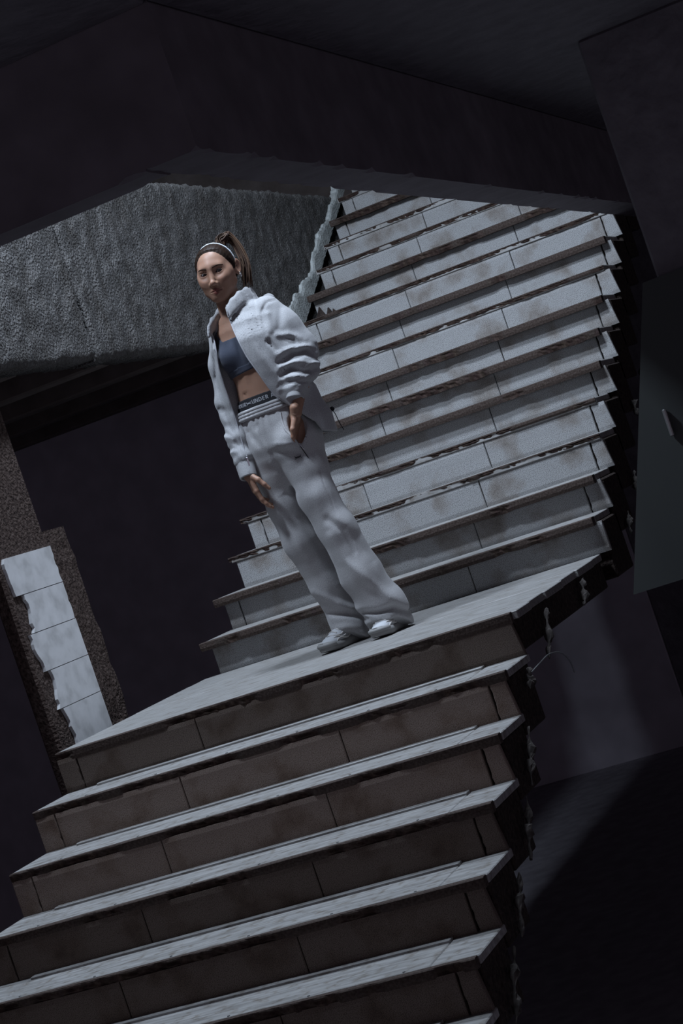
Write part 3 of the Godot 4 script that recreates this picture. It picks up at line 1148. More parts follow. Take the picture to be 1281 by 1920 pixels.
func head_tint(p: Vector3) -> Color:
	var x := absf(p.x)
	var c := SKIN
	if p.z > .05:
		var up := cap(x, p.y, p.z, 0.0, -.0664, .0840, .0210, -.0710, .0735, .0066, .0030)
		var dn := cap(x, p.y, p.z, 0.0, -.0784, .0820, .0170, -.0754, .0735, .0078, .0036)
		c = c.lerp(LIP, smoothstep(.0022, -.0004, minf(up, dn)) * .95)
		c = c.lerp(Color(.27, .135, .10), .35 * exp(-pow((x - .042) / .018, 2) - pow((p.y + .03) / .02, 2)))
		c = c.lerp(Color(.20, .107, .077), .45 * exp(-pow((x - .0315) / .02, 2) - pow((p.y + .002) / .011, 2)))
	return c


const HEAD_AT := Vector3(-.1215, 1.6085, .008)
var head_xf := Transform3D(Basis(Vector3.UP, deg_to_rad(-15)) * Basis(Vector3.BACK, deg_to_rad(-3.0)) * Basis(Vector3.RIGHT, deg_to_rad(5.0)) * Basis.from_scale(Vector3.ONE * 1.04), HEAD_AT)


# ---- hands: a palm and five fingers as chains
func hand_chain(w: Vector3, dir: Vector3, side: Vector3, curl: float, spread := 1.0, thumb_in := 0.35) -> Chain:
	# w wrist, dir along the hand, side towards the thumb; the palm faces dir x side
	dir = dir.normalized()
	side = (side - dir * side.dot(dir)).normalized()
	var palm := side.cross(dir)
	var c := Chain.new()
	for k in 4:
		var s: float = [0.022, 0.0075, -0.007, -0.020][k] * spread
		c.add(w + side * s * .6 + dir * .012, w + dir * [.086, .088, .083, .076][k] + side * s, .0125, .0098)
	c.add(w - dir * .025, w + dir * .02, .0215, .0205)
	for k in 4:
		var s: float = [0.022, 0.0075, -0.007, -0.020][k] * spread
		var p: Vector3 = w + dir * float([.086, .088, .083, .076][k]) + side * s
		var len: Array = [[.040, .024, .020], [.044, .027, .021], [.041, .025, .020], [.032, .019, .018]][k]
		var a: float = curl * float([.55, .75, .9, 1.0][k])
		var d := dir
		for m in 3:
			a *= 1.0 if m == 0 else 1.15
			d = d.rotated(side, a * [.75, 1.0, .75][m]).normalized()
			var q: Vector3 = p + d * len[m]
			c.add(p, q, [.0092, .0083, .0076][m], [.0083, .0076, .0066][m])
			p = q
	var t0 := w + dir * .022 + side * .020 + palm * .004
	var t1 := t0 + (dir * .75 + side * .62 + palm * thumb_in).normalized() * .038
	var t2 := t1 + (dir * .92 + side * .16 + palm * thumb_in).normalized() * .031
	var t3 := t2 + (dir * .96 - side * .02 + palm * (thumb_in + .1)).normalized() * .025
	c.add(t0, t1, .0135, .0105)
	c.add(t1, t2, .0102, .0092)
	c.add(t2, t3, .0092, .0075)
	return c


# ---- trousers
var leg_r: Chain
var leg_l: Chain
var pocket_t := PackedFloat32Array([.60, .02, .77, -.012, .824, -.028, .855, -.036, .899, -.057, .925, -.061, .945, -.061, .98, -.055])
var pocket_hole := Chain.new().path([[Vector3(.004, 1.0, .16), .040], [Vector3(-.006, .92, .142), .038], [Vector3(-.028, .86, .125), .032]])
var pants_folds := Strokes.new()
var pocket_hand := Chain.new().path([[Vector3(-.085, .935, .085), .045], [Vector3(-.068, .87, .104), .054], [Vector3(-.062, .79, .094), .044]])
var hip_t := PackedFloat32Array([0.68, .085, .050, -.088, .004, 0.76, .118, .085, -.088, .006, 0.82, .145, .114, -.087, .006, 0.87, .158, .127, -.086, .006, 0.93, .157, .124, -.088, .004, 1.00, .137, .108, -.093, .002, 1.05, .134, .106, -.094, .002])

var hip_o := Oval.new(hip_t)


func pants_field(x: float, y: float, z: float) -> float:
	var r := leg_r.at(x, y, z, .03)
	var l := leg_l.at(x, y, z, .03)
	var k := clampf((y - .62) * .25, .004, .06)
	var d := smn(r, l, k)
	if y > .66:
		var hip := maxf(oval(x, y, z, hip_o, 0.0), .70 - y)
		d = smn(d, hip, .05)
		d = maxf(d, y - 1.0)
	if y > .64 and y < .99 and z > .02:
		# cloth lifted by the hand in the pocket, up to the slanting pocket edge, and the open pocket behind it
		var edge := x - table(pocket_t, 2, y, 1)
		d = smn(d, smx(pocket_hand.at(x, y, z, .03), edge, .008), .022)
		if y > .80:
			d = smx(d, -maxf(pocket_hole.at(x, y, z, .01), -edge), .006)
	if absf(d) < .04:
		if z > -.09:
			d -= pants_folds.at(x, y) * clampf((z + .09) * 16.0, 0.0, 1.0)
		if y > .86:
			var a := atan2((x + .09) * lfx + z * lfz, (x + .09) * ffx + z * ffz)
			d -= .0026 * sin(a * 21.0 + 2.0 * sin(a * 5.0)) * smoothstep(.86, .99, y)
		d -= .0032 * noise_a.get_noise_3d(x * 1.6, y * .75, z * 1.6)
	# hems, lifted over the shoes in front
	var toe := (x - .090) * -.44 + (z - .050) * .90
	if leg_r_side(x, z):
		toe = (x + .080) * -.64 + (z + .085) * .77
	var hem := .008 + .60 * clampf(toe + .01, 0.0, .085) + .004 * sin(x * 60.0)
	d = smx(d, hem - y, .008)
	return d


func leg_r_side(x: float, z: float) -> bool:
	return Vector2(x + .080, z + .085).length() < Vector2(x - .090, z - .050).length()


# ---- hoodie
var sleeve_r: Chain
var sleeve_l: Chain
var collar: Chain
var hood: Chain
var jacket_folds := Strokes.new()
var jacket_t := PackedFloat32Array([
	0.84, .200, .140, -.052, -.020, 0.92, .205, .150, -.056, -.020, 1.00, .196, .148, -.068, -.014, 1.10, .190, .150, -.080, -.004, 1.20, .184, .152, -.082, .002,
	1.30, .172, .146, -.086, .002, 1.37, .160, .118, -.086, -.010, 1.42, .125, .088, -.088, -.018, 1.46, .085, .075, -.092, -.020])
var jacket_o := Oval.new(jacket_t)
# y, left edge of the opening, right edge
var opening_t := PackedFloat32Array([.83, -.244, .085, .90, -.246, .060, .965, -.242, .005, 1.045, -.239, -.058, 1.10, -.239, -.076, 1.146, -.240, -.089, 1.225, -.238, -.114, 1.283, -.227, -.124, 1.353, -.217, -.131, 1.408, -.226, -.133, 1.50, -.236, -.120])


func jacket_field(x: float, y: float, z: float) -> float:
	var shell := oval(x, y, z, jacket_o, 0.0)
	var sl := sleeve_l.at(x, y, z, .03)
	var sr := sleeve_r.at(x, y, z, .03)
	var near := minf(minf(absf(shell), absf(sl)), absf(sr))
	if near < .05:
		var push := .0030 * noise_a.get_noise_3d(x * 1.8, y * 1.1, z * 1.8)
		if z > -.10:
			push += jacket_folds.at(x, y)
		if sl < .03 and y < 1.25 and y > 1.0:
			push += .0022 * sin((y - .25 * x) * 150.0 + 2.4 * noise_a.get_noise_3d(x * 2.0, y * 2.0, z * 2.0) + x * 20.0) * smoothstep(1.25, 1.16, y) * smoothstep(1.03, 1.07, y)
		if sr < .03 and y < 1.15:
			push += .0030 * sin(y * 85.0 + x * 40.0 + 2.0 * noise_a.get_noise_3d(x * 2.0, y, z * 2.0)) * smoothstep(1.15, 1.0, y)
		shell -= push
		sl -= push
		sr -= push
	shell = maxf(shell, y - 1.475)
	var body := absf(shell + .006) - .0062
	var cut := .872 - y - .035 * clampf((x - .02) / .12, 0.0, 1.0) - (.02 if x < -.2 else 0.0)
	body = smx(body, cut, .004)
	# the opening down the front
	var front := (x + .09) * ffx + (z + .01) * ffz
	var w := 1.0
	if front > .0:
		w = maxf(table(opening_t, 3, y, 1) - x, x - table(opening_t, 3, y, 2))
		body = smx(body, -w, .005)
	var d := smn(body, sl, .022 if w > 0.0 else .002)
	d = smn(d, sr, .022 if w > 0.0 else .002)
	if y > 1.34:
		d = smn(d, collar.at(x, y, z, .018), .009)
		d = smn(d, hood.at(x, y, z, .03), .022)
	# the neck stays clear
	return smx(d, -neck_room.at(x, y, z, .01), .006) if y > 1.33 else d


var neck_room := Chain.new().path([[Vector3(-.10, 1.38, -.01), .054], [Vector3(-.112, 1.48, -.004), .058], [Vector3(-.125, 1.56, .01), .066]])


func bra_field(x: float, y: float, z: float) -> float:
	var skin := torso_skin(x, y, z)
	var d := skin - .0045
	var cx := x + .088
	var u := cx * lfx + z * lfz
	var low := 1.183 + .012 * clampf(u * 6.0, -1.0, 1.0)
	# a band of thicker cloth along the lower edge
	if y < low + .024:
		d -= .0016
	d = smx(d, low - y, .004)
	var side := maxf(absf(u + .030) - .040, 0.0)
	var top := 1.328 + side * side * 22.0 + side * .5
	d = smx(d, y - top, .004)
	d = maxf(d, -(skin + .004))
	return d


func band_field(x: float, y: float, z: float) -> float:
	var d := oval(x, y, z, torso_o, .0065)
	d = maxf(d, -(d + .008))
	return smx(d, maxf(1.0 - y, y - 1.079), .003)


func fabric(called: String, lo: Color, hi: Color, rough := 0.95) -> StandardMaterial3D:
	var marl := ntex(FastNoiseLite.TYPE_SIMPLEX_SMOOTH, 0.06, 512, 4, 83, ramp([lo, lo.lerp(hi, .55), hi], [0.12, 0.5, 0.88]))
	var m := surf(called, marl, Vector3(9.0, 6.0, 9.0), rough)
	m.heightmap_enabled = true
	m.heightmap_texture = marl
	m.heightmap_scale = 0.05
	m.rim_enabled = true
	m.rim = 0.35
	m.rim_tint = 0.5
	m.metallic_specular = 0.2
	return m


func build_person() -> void:
	rng.seed = 7
	noise_a.seed = 19
	noise_a.frequency = 6.0
	noise_a.fractal_octaves = 2
	var p := node("person", Vector3(1.02, .0015, .70))
	p.rotation.y = 0.3506
	tag(p, "woman in open grey hoodie and wide grey sweatpants standing on the landing between the stairs", "person")
	M.skin = plain("skin", Color.WHITE, 0.48, 0.38)
	M.skin.vertex_color_use_as_albedo = true
	M.skin.subsurf_scatter_enabled = true
	M.skin.subsurf_scatter_strength = 0.12
	M.fleece = fabric("grey_fleece", lin(.25, .25, .257), lin(.44, .44, .448))
	M.fleece_pants = fabric("grey_fleece", lin(.27, .265, .27), lin(.49, .485, .49))
	M.bra = fabric("slate_knit", lin(.045, .052, .075), lin(.06, .068, .095), 0.7)
	M.black_knit = plain("black_knit", lin(.012, .012, .015), 0.8)
	M.print = plain("pale_print", lin(.42, .43, .46), 0.6)
	M.print_dark = plain("dark_print", lin(.06, .06, .065), 0.6)
	M.hair = plain("brown_hair", lin(.035, .021, .015), 0.5, 0.3)
	M.hair.vertex_color_use_as_albedo = true
	M.hair.albedo_color = Color.WHITE
	M.silver = plain("silver", lin(.8, .8, .82), 0.18)
	M.silver.metallic = 1.0
	M.shoe = plain("shoe_mesh", lin(.46, .47, .49), 0.75)
	M.shoe_sole = plain("shoe_sole", lin(.24, .235, .23), 0.6)
	M.shoe_rib = plain("shoe_overlay", lin(.50, .48, .46), 0.5)

	build_body(p)
	build_head_parts(p)
	build_clothes(p)
	build_shoes(p)


func build_body(p: Node3D) -> void:
	limbs = Chain.new()
	# upper and lower arms, then the legs inside the trousers
	limbs.path([[Vector3(-.188, 1.360, -.08), .040], [Vector3(-.250, 1.10, -.075), .037], [Vector3(-.262, .96, -.02), .033], [Vector3(-.266, .80, .03), .0235]])
	limbs.path([[Vector3(.045, 1.365, .050), .044], [Vector3(.085, 1.13, .055), .038], [Vector3(.050, 1.06, .105), .036], [Vector3(-.002, .955, .142), .0235]])
	limbs.path([[Vector3(-.18, 1.38, -.075), .03], [Vector3(-.095, 1.425, -.02), .045], [Vector3(.04, 1.39, .045), .03]])
	limbs.path([[Vector3(-.15, .86, -.035), .085], [Vector3(-.150, .50, -.04), .056], [Vector3(-.085, .09, -.10), .036]])
	limbs.path([[Vector3(-.040, .86, .040), .078], [Vector3(-.008, .50, .075), .052], [Vector3(.085, .09, .03), .036]])
	# navel, the line down the belly, the ribs' edge
	skin_marks.add([Vector2(-.169, 1.097), Vector2(-.168, 1.090)], .006, -.010)
	skin_marks.add([Vector2(-.167, 1.17), Vector2(-.169, 1.11)], .010, -.003)
	skin_marks.add([Vector2(-.215, 1.175), Vector2(-.196, 1.15), Vector2(-.19, 1.11)], .014, -.003)
	skin_marks.add([Vector2(-.12, 1.175), Vector2(-.135, 1.13), Vector2(-.13, 1.09)], .016, -.003)
	var st := SurfaceTool.new()
	st.begin(Mesh.PRIMITIVE_TRIANGLES)
	var skin_c := func(_q): return SKIN
	nets(st, body_field, Vector3(-.33, .05, -.24), Vector3(.18, 1.48, .24), .0105, skin_c)
	nets(st, head_field, Vector3(-.102, -.20, -.115), Vector3(.102, .112, .115), .0020, head_tint, 1.3, head_xf)
	var hr := hand_chain(Vector3(-.266, .797, .032), Vector3(.10, -1.0, .10), Vector3(.25, .05, 1.0), .34, .95, .45)
	var hf := func(x: float, y: float, z: float) -> float: return hr.at(x, y, z, .006)
	nets(st, hf, Vector3(-.34, .58, -.06), Vector3(-.18, .83, .16), .003, skin_c)
	var hl := hand_chain(Vector3(-.004, .955, .142), Vector3(-.26, -1.0, -.36), Vector3(-.45, .0, .85), .32, 1.0, .05)
	var hf2 := func(x: float, y: float, z: float) -> float: return hl.at(x, y, z, .006)
	nets(st, hf2, Vector3(-.13, .76, .06), Vector3(.05, .99, .26), .003, skin_c)
	st.index()
	put("body", st.commit(), M.skin, p)


# y, how far forward the hair reaches at that height
var hairline_t := PackedFloat32Array([-.06, -.040, -.03, -.018, -.01, .004, .01, .016, .035, .034, .06, .0445, .078, .049, .090, .062, .102, .10])


func hair_shape(x: float, y: float, z: float) -> float:
	var d := ell(x, y - .022, z + .014, .072, .082, .094)
	d = smn(d, ell(x, y + .005, z + .055, .064, .075, .052), .03)
	var s := table(hairline_t, 2, y, 1) - z
	s = minf(s, (y + .070 + (z + .02) * .9) * .8)
	return d - clampf(s * .42, -.0045, .0068) - .0003 * sin(atan2(x, y + .05) * 64.0)


func hair_tint(q: Vector3) -> Color:
	var v := noise_a.get_noise_3d(q.x * 40.0, q.y * 4.0, q.z * 4.0) * .5 + .5
	return Color(.012, .007, .005).lerp(Color(.03, .018, .012), v)


func build_head_parts(p: Node3D) -> void:
	var h := head_xf
	put("hair", net_mesh(hair_shape, Vector3(-.095, -.095, -.14), Vector3(.095, .125, .085), .0032, hair_tint, 1.4, h), M.hair, p)
	# gathered tail: many locks that leave the crown, arch over and fall behind the left ear
	var st := SurfaceTool.new()
	st.begin(Mesh.PRIMITIVE_TRIANGLES)
	rng.seed = 33
	for i in 120:
		var a := rng.randf_range(-1.0, 1.0)
		var b := rng.randf_range(-1.0, 1.0)
		var c := rng.randf_range(-1.0, 1.0)
		var pts := [
			Vector3(-.062 + .016 * a, 1.708 + .006 * b, -.040 + .018 * c), Vector3(-.066 + .022 * a, 1.734 + .010 * b, -.050 + .02 * c),
			Vector3(-.044 + .022 * a, 1.744 + .012 * b, -.056 + .022 * c), Vector3(-.018 + .014 * a, 1.716 + .012 * b, -.062 + .022 * c),
			Vector3(-.004 + .014 * a + .004 * b, 1.664 + .012 * b, -.058 + .025 * c), Vector3(-.001 + .019 * a + .003 * c, 1.600 + .012 * b, -.046 + .03 * c), Vector3(-.018 + .022 * a, 1.528 + .022 * b, -.028 + .025 * c)]
		if i % 4 == 0:
			# loose loops of the knot
			pts = []
			var ph := rng.randf() * TAU
			for m in 6:
				var t := ph + m * 0.9
				pts.append(Vector3(-.050 + (.026 + .006 * a) * cos(t), 1.730 + .012 * b + (.012 + .006 * c) * sin(t * 1.3), -.052 + (.022 + .006 * b) * sin(t)))
		var col := Color(.030, .017, .012).lerp(Color(.16, .10, .066), pow(rng.randf(), 1.6))
		var rr := rope(pts, rng.randf_range(.0016, .0034), 4, .7)
		var rings := tube_rings(rr, 5)
		var cc := []
		for r in rings:
			cc.append([col, col, col, col, col])
		add_loft(st, rings, true, true, true, true, cc)
	st.generate_normals()
	var knot := func(x: float, y: float, z: float) -> float: return ell(x + .050, y - 1.728, z + .052, .026, .020, .026) - .004 * noise_a.get_noise_3d(x * 16.0, y * 5.0, z * 5.0)
	nets(st, knot, Vector3(-.09, 1.69, -.10), Vector3(-.01, 1.77, 0.0), .004, func(_q): return Color(.045, .027, .019))
	st.index()
	tag(put("ponytail", st.commit(), M.hair, p), "brown ponytail gathered high on the crown")
	# pale strip standing in for light on the hair over the crown, in front of the tail
	var bp := []
	for i in 31:
		var t := lerpf(-1.35, 1.62, i / 30.0)
		bp.append([h * Vector3(.0785 * sin(t), .022 + .0885 * cos(t), -.012 - .012 * absf(sin(t))), .0036 + .0007 * sin(i * 2.1)])
	tag(put("hair_sheen", tube(bp, 8), plain("sheen_strip", lin(.62, .66, .70), 0.6), p), "pale narrow strip standing in for the sheen over the crown")
	# eyes, lashes, brows
	for s in [-1, 1]:
		var e := put("eyeball", ball(.0128, 20, 14), plain("eye_white", lin(.36, .34, .33), 0.15, 0.6), p)
		e.transform = h * Transform3D(Basis.IDENTITY, Vector3(s * .0315, 0, .0610))
		var gaze := (Vector3(0, 0, 1) + Vector3(.26, -.16, 0)).normalized()
		var iris := put("iris", disc(.0064, .01290), plain("iris_brown", lin(.035, .02, .013), 0.12, 0.6), e)
		iris.basis = Basis.looking_at(gaze)
		var pupil := put("pupil", disc(.0030, .01298), plain("pupil_black", lin(.004, .004, .004), 0.1, 0.6), e)
		pupil.basis = iris.basis
		var lash := []
		for i in 9:
			var f := i / 8.0 * 2.0 - 1.0
			lash.append([Vector3(s * (.0315 + f * .0152), (1 - f * f) * .0056 + f * .0006, .0613 + sqrt(maxf(.0158 * .0158 - f * f * .000225 - pow((1 - f * f) * .0056, 2), 0.0))), .0008 + .0008 * (1 - f * f)])
		var lm := put("eyelash", tube(lash, 5), plain("lash", lin(.01, .007, .006), 0.6), p)
		lm.transform = h
		var brow := []
		for i in 9:
			var f := i / 8.0
			var x := lerpf(.0120, .0520, f)
			var by := .0180 + .0065 * sin(f * 2.4) - .003 * f
			brow.append([Vector3(s * x, by, head_front(x, by) + .0002), lerpf(.0030, .0010, f * f) * (0.5 if i == 0 else 1.0)])
		var bm := put("eyebrow", tube(brow, 6, Vector3(0, 0, 1), .38), plain("brow_hair", lin(.032, .02, .015), 0.9, 0.1), p)
		bm.transform = h
	# small silver hoops at her left ear
	for k in 2:
		var ring := []
		for i in 17:
			var t := TAU * i / 16.0
			ring.append([h * Vector3(.0850 + .002 * k, -.034 - .005 * k + (.0085 - .002 * k) * cos(t), -.022 + .006 * k + (.0085 - .002 * k) * sin(t)), .0017])
		tag(put("earring", tube(ring, 6), M.silver, p), "small silver hoop earring")


func head_front(x: float, y: float) -> float:
	var z := .12
	for i in 60:
		var d := head_field(x, y, z)
		if d < .0003:
			break
		z -= maxf(d * .8, .0005)
	return z


func ball(r: float, n := 16, m := 10) -> SphereMesh:
	var s := SphereMesh.new()
	s.radius = r
	s.height = r * 2
	s.radial_segments = n
	s.rings = m
	return s


# a cap of a sphere of radius z, r wide, towards -z of its node
func disc(r: float, z: float) -> ArrayMesh:
	var rings := []
	for k in 6:
		var t := asin(r / z) * (1.0 - k / 5.2)
		var ring := PackedVector3Array()
		for j in 20:
			var a := TAU * j / 20
			ring.append(Vector3(cos(a) * sin(t), sin(a) * sin(t), -cos(t)) * z)
		rings.append(ring)
	return loft(rings, true, false, true)


func build_clothes(p: Node3D) -> void:
	# trousers
	leg_r = Chain.new().path([[Vector3(-.142, .86, -.035), .098], [Vector3(-.157, .74, -.04), .083], [Vector3(-.158, .635, -.042), .079], [Vector3(-.146, .466, -.05), .078], [Vector3(-.110, .262, -.07), .066], [Vector3(-.083, .10, -.085), .066], [Vector3(-.080, .03, -.085), .076]])
	leg_l = Chain.new().path([[Vector3(-.032, .86, .045), .098], [Vector3(-.030, .737, .06), .081], [Vector3(-.029, .62, .075), .077], [Vector3(.004, .466, .085), .076], [Vector3(.042, .27, .070), .090], [Vector3(.078, .11, .055), .092], [Vector3(.090, .03, .050), .090]])
	var f := pants_folds
	f.add([Vector2(-.02, .515), Vector2(.025, .455), Vector2(.042, .36)], .016, -.009)
	f.add([Vector2(.035, .50), Vector2(.082, .42), Vector2(.12, .342)], .030, .003)
	f.add([Vector2(-.03, .44), Vector2(-.012, .34), Vector2(.061, .222), Vector2(.12, .14), Vector2(.168, .088)], .022, .010)
	f.add([Vector2(.085, .40), Vector2(.11, .30), Vector2(.145, .19)], .030, -.014)
	f.add([Vector2(-.007, .115), Vector2(.047, .100), Vector2(.114, .095), Vector2(.168, .060)], .012, -.022)
	f.add([Vector2(.02, .060), Vector2(.09, .055), Vector2(.16, .03)], .014, .006)
	f.add([Vector2(-.17, .25), Vector2(-.09, .175), Vector2(-.019, .128)], .016, .010)
	f.add([Vector2(-.14, .150), Vector2(-.075, .128), Vector2(.0, .085)], .013, -.020)
	f.add([Vector2(-.15, .085), Vector2(-.09, .075), Vector2(-.03, .055)], .013, .006)
	f.add([Vector2(-.236, .90), Vector2(-.204, .769)], .012, -.005)
	f.add([Vector2(-.205, .95), Vector2(-.161, .818)], .012, -.006)
	f.add([Vector2(-.165, .96), Vector2(-.150, .85)], .011, -.005)
	f.add([Vector2(-.147, .842), Vector2(-.13, .75), Vector2(-.105, .66)], .012, -.010)
	f.add([Vector2(-.134, .838), Vector2(-.082, .824), Vector2(-.032, .80)], .016, -.005)
	f.add([Vector2(-.12, .862), Vector2(-.08, .85), Vector2(-.045, .84)], .013, .006)
	f.add([Vector2(-.07, .66), Vector2(-.045, .56), Vector2(-.035, .50)], .028, .004)
	f.add([Vector2(-.19, .60), Vector2(-.16, .42), Vector2(-.11, .30)], .022, .007)
	f.add([Vector2(-.125, .55), Vector2(-.085, .40), Vector2(-.06, .27)], .016, -.007)
	f.add([Vector2(.011, .702), Vector2(.015, .655), Vector2(.023, .511)], .004, -.002)
	var pants := put("sweatpants", net_mesh(pants_field, Vector3(-.29, .0, -.22), Vector3(.22, 1.02, .24), .0066, null, 1.5), M.fleece_pants, p)
	# gathered waistband of three rolls
	for k in 3:
		var ring := []
		for i in 73:
			var t := TAU * i / 72.0
			var y := 1.003 + k * .0130
			var a := table(torso_t, 5, y, 1) + .010
			var b := table(torso_t, 5, y, 2) + .010
			var puff := .0016 * sin(t * 34.0 + k)
			ring.append([Vector3(table(torso_t, 5, y, 3) + (a + puff) * cos(t) * lfx + (b + puff) * sin(t) * ffx, y, (a + puff) * cos(t) * lfz + (b + puff) * sin(t) * ffz), .0082 + .0006 * sin(t * 61.0)])
		put("waistband", tube(ring, 8), M.fleece_pants, pants)
	# black waistband of the underwear with its lettering
	var band := put("underwear_band", net_mesh(band_field, Vector3(-.24, .99, -.13), Vector3(.06, 1.09, .13), .0045), M.black_knit, p)
	letter_band(band)
	# pocket edge and zip on her left hip
	pocket(pants)
	tag(put("sports_bra", net_mesh(bra_field, Vector3(-.25, 1.15, -.16), Vector3(.08, 1.44, .16), .0042), M.bra, p), "slate blue sports bra")

	# hoodie
	sleeve_l = Chain.new().path([[Vector3(.020, 1.385, .040), .066], [Vector3(.055, 1.30, .045), .078], [Vector3(.085, 1.20, .05), .079], [Vector3(.082, 1.13, .075), .068], [Vector3(.040, 1.075, .11), .048], [Vector3(.022, 1.045, .125), .041]])
	sleeve_r = Chain.new().path([[Vector3(-.180, 1.372, -.072), .056], [Vector3(-.217, 1.25, -.072), .058], [Vector3(-.250, 1.10, -.060), .049], [Vector3(-.258, .95, -.01), .043], [Vector3(-.262, .86, .015), .044]])
	collar = Chain.new()
	var cp := [Vector3(-.128, 1.440, .088), Vector3(-.098, 1.462, .082), Vector3(-.062, 1.482, .066), Vector3(-.028, 1.492, .028), Vector3(-.012, 1.490, -.03), Vector3(-.045, 1.485, -.085), Vector3(-.110, 1.475, -.105), Vector3(-.170, 1.455, -.075), Vector3(-.205, 1.425, -.02), Vector3(-.228, 1.398, .035)]
	for k in 4:
		var pts := []
		for i in cp.size():
			var q: Vector3 = cp[i]
			pts.append([q + Vector3(0, (k - 2.3) * .0135, 0) + Vector3(q.x + .10, 0, q.z) * (.035 * (1.5 - k)), .0050])
		collar.path(pts)
	hood = Chain.new().path([[Vector3(.012, 1.440, -.02), .012], [Vector3(.042, 1.440, -.07), .020], [Vector3(.01, 1.435, -.12), .026], [Vector3(-.09, 1.43, -.15), .026], [Vector3(-.18, 1.41, -.12), .020]])
	var g := jacket_folds
	g.add([Vector2(-.012, 1.262), Vector2(.010, 1.21)], .010, -.012)
	g.add([Vector2(.055, 1.256), Vector2(.082, 1.240), Vector2(.090, 1.214)], .010, -.008)
	g.add([Vector2(.03, 1.276), Vector2(.07, 1.266), Vector2(.11, 1.24)], .012, .009)
	g.add([Vector2(.01, 1.205), Vector2(.064, 1.208), Vector2(.12, 1.20), Vector2(.155, 1.18)], .010, .010)
	g.add([Vector2(-.001, 1.17), Vector2(.064, 1.185), Vector2(.113, 1.174), Vector2(.150, 1.141)], .011, -.016)
	g.add([Vector2(.0, 1.148), Vector2(.06, 1.152), Vector2(.13, 1.125)], .010, .010)
	g.add([Vector2(-.004, 1.122), Vector2(.033, 1.128), Vector2(.087, 1.100), Vector2(.134, 1.104)], .011, -.014)
	g.add([Vector2(.01, 1.104), Vector2(.05, 1.095), Vector2(.11, 1.075)], .009, .008)
	g.add([Vector2(.015, 1.083), Vector2(.05, 1.067), Vector2(.106, 1.058)], .007, -.010)
	g.add([Vector2(.066, 1.417), Vector2(.03, 1.416), Vector2(-.002, 1.384), Vector2(-.011, 1.296)], .007, -.005)
	g.add([Vector2(-.011, 1.436), Vector2(-.031, 1.33)], .010, -.006)
	g.add([Vector2(.075, 1.374), Vector2(.044, 1.299), Vector2(.056, 1.257)], .014, -.007)
	g.add([Vector2(.02, 1.37), Vector2(.012, 1.30)], .012, .007)
	g.add([Vector2(-.08, 1.40), Vector2(-.075, 1.30), Vector2(-.05, 1.18), Vector2(-.02, 1.08)], .020, .005)
	g.add([Vector2(-.055, 1.36), Vector2(-.040, 1.24), Vector2(-.02, 1.16)], .014, -.006)
	g.add([Vector2(-.236, 1.30), Vector2(-.250, 1.25), Vector2(-.264, 1.205), Vector2(-.267, 1.116), Vector2(-.265, 1.04), Vector2(-.264, .979), Vector2(-.266, .90), Vector2(-.262, .86)], .008, -.008)
	g.add([Vector2(-.29, 1.08), Vector2(-.25, 1.05)], .010, -.006)
	g.add([Vector2(-.30, .98), Vector2(-.255, .935)], .010, -.007)
	g.add([Vector2(-.30, .91), Vector2(-.25, .895)], .009, -.005)
	var jacket := put("hoodie", net_mesh(jacket_field, Vector3(-.34, .80, -.22), Vector3(.22, 1.54, .22), .0064, null, 2.0), M.fleece, p)
	cuff(jacket, Vector3(.026, 1.062, .116), Vector3(.012, 1.008, .138), .0435, .039)
	cuff(jacket, Vector3(-.262, .855, .010), Vector3(-.267, .775, .036), .041, .036)
	# zip tapes along both edges of the opening
	for s in 2:
		var pts := []
		for i in 22:
			var y := lerpf(1.42 if s == 0 else 1.46, .86 if s == 0 else 1.03, i / 21.0)
			var x := table(opening_t, 3, y, 1 + s)
			pts.append([front_of(jacket_field, x + (-.003 if s == 0 else .003), y) + Vector3(.002 if s == 0 else -.002, 0, -.002), .0030])
		tag(put("zip_tape", tube(pts, 6), M.zip, jacket), "")
	var pull := node("zip_pull", Vector3.ZERO, jacket)
	pull.position = Vector3(-.247, .848, .075)
	put("slider", slab(Vector3(-.004, -.008, -.003), Vector3(.004, .008, .004), .0015), M.silver, pull)
	put("tab", slab(Vector3(-.003, -.030, 0), Vector3(.003, -.008, .003), .001), M.silver, pull)
	# toggle and cord end at the hem
	put("hem_cord", tube(rope([Vector3(.140, .935, .02), Vector3(.148, .905, .03), Vector3(.152, .870, .03), Vector3(.160, .835, .03)], .0018, 4), 5), M.black_knit, jacket)
	put("cord_toggle", ball(.010), M.black_knit, jacket).position = Vector3(.142, .93, .03)


# the point of a surface nearest the camera along z at x, y
func front_of(field: Callable, x: float, y: float) -> Vector3:
	var z := .26
	for i in 60:
		var d: float = field.call(x, y, z)
		if d < .0008:
			break
		z -= maxf(d * .8, .0015)
		if z < -.2:
			break
	return Vector3(x, y, z)


func cuff(parent: Node, a: Vector3, b: Vector3, ra: float, rb: float) -> void:
	var d := (b - a).normalized()
	var u := d.cross(Vector3.BACK).normalized()
	var w := d.cross(u)
	var rings := []
	var prof := [[-.004, ra - .008], [.0, ra], [.004, ra + .001]]
	for k in 6:
		var f := k / 5.0
		prof.append([.008 + f * ((b - a).length() - .014), lerpf(ra, rb, f)])
	prof.append_array([[(b - a).length() - .003, rb - .0005], [(b - a).length(), rb - .003], [(b - a).length() - .003, rb - .006], [(b - a).length() - .02, rb - .008]])
	for q in prof:
		var ring := PackedVector3Array()
		for j in 40:
			var t := -TAU * j / 40
			var r: float = q[1] + .0007 * sin(t * 20.0)
			ring.append(a + d * q[0] + (u * cos(t) + w * sin(t)) * r)
		rings.append(ring)
	put("cuff", loft(rings, true, false, false), M.fleece, parent)


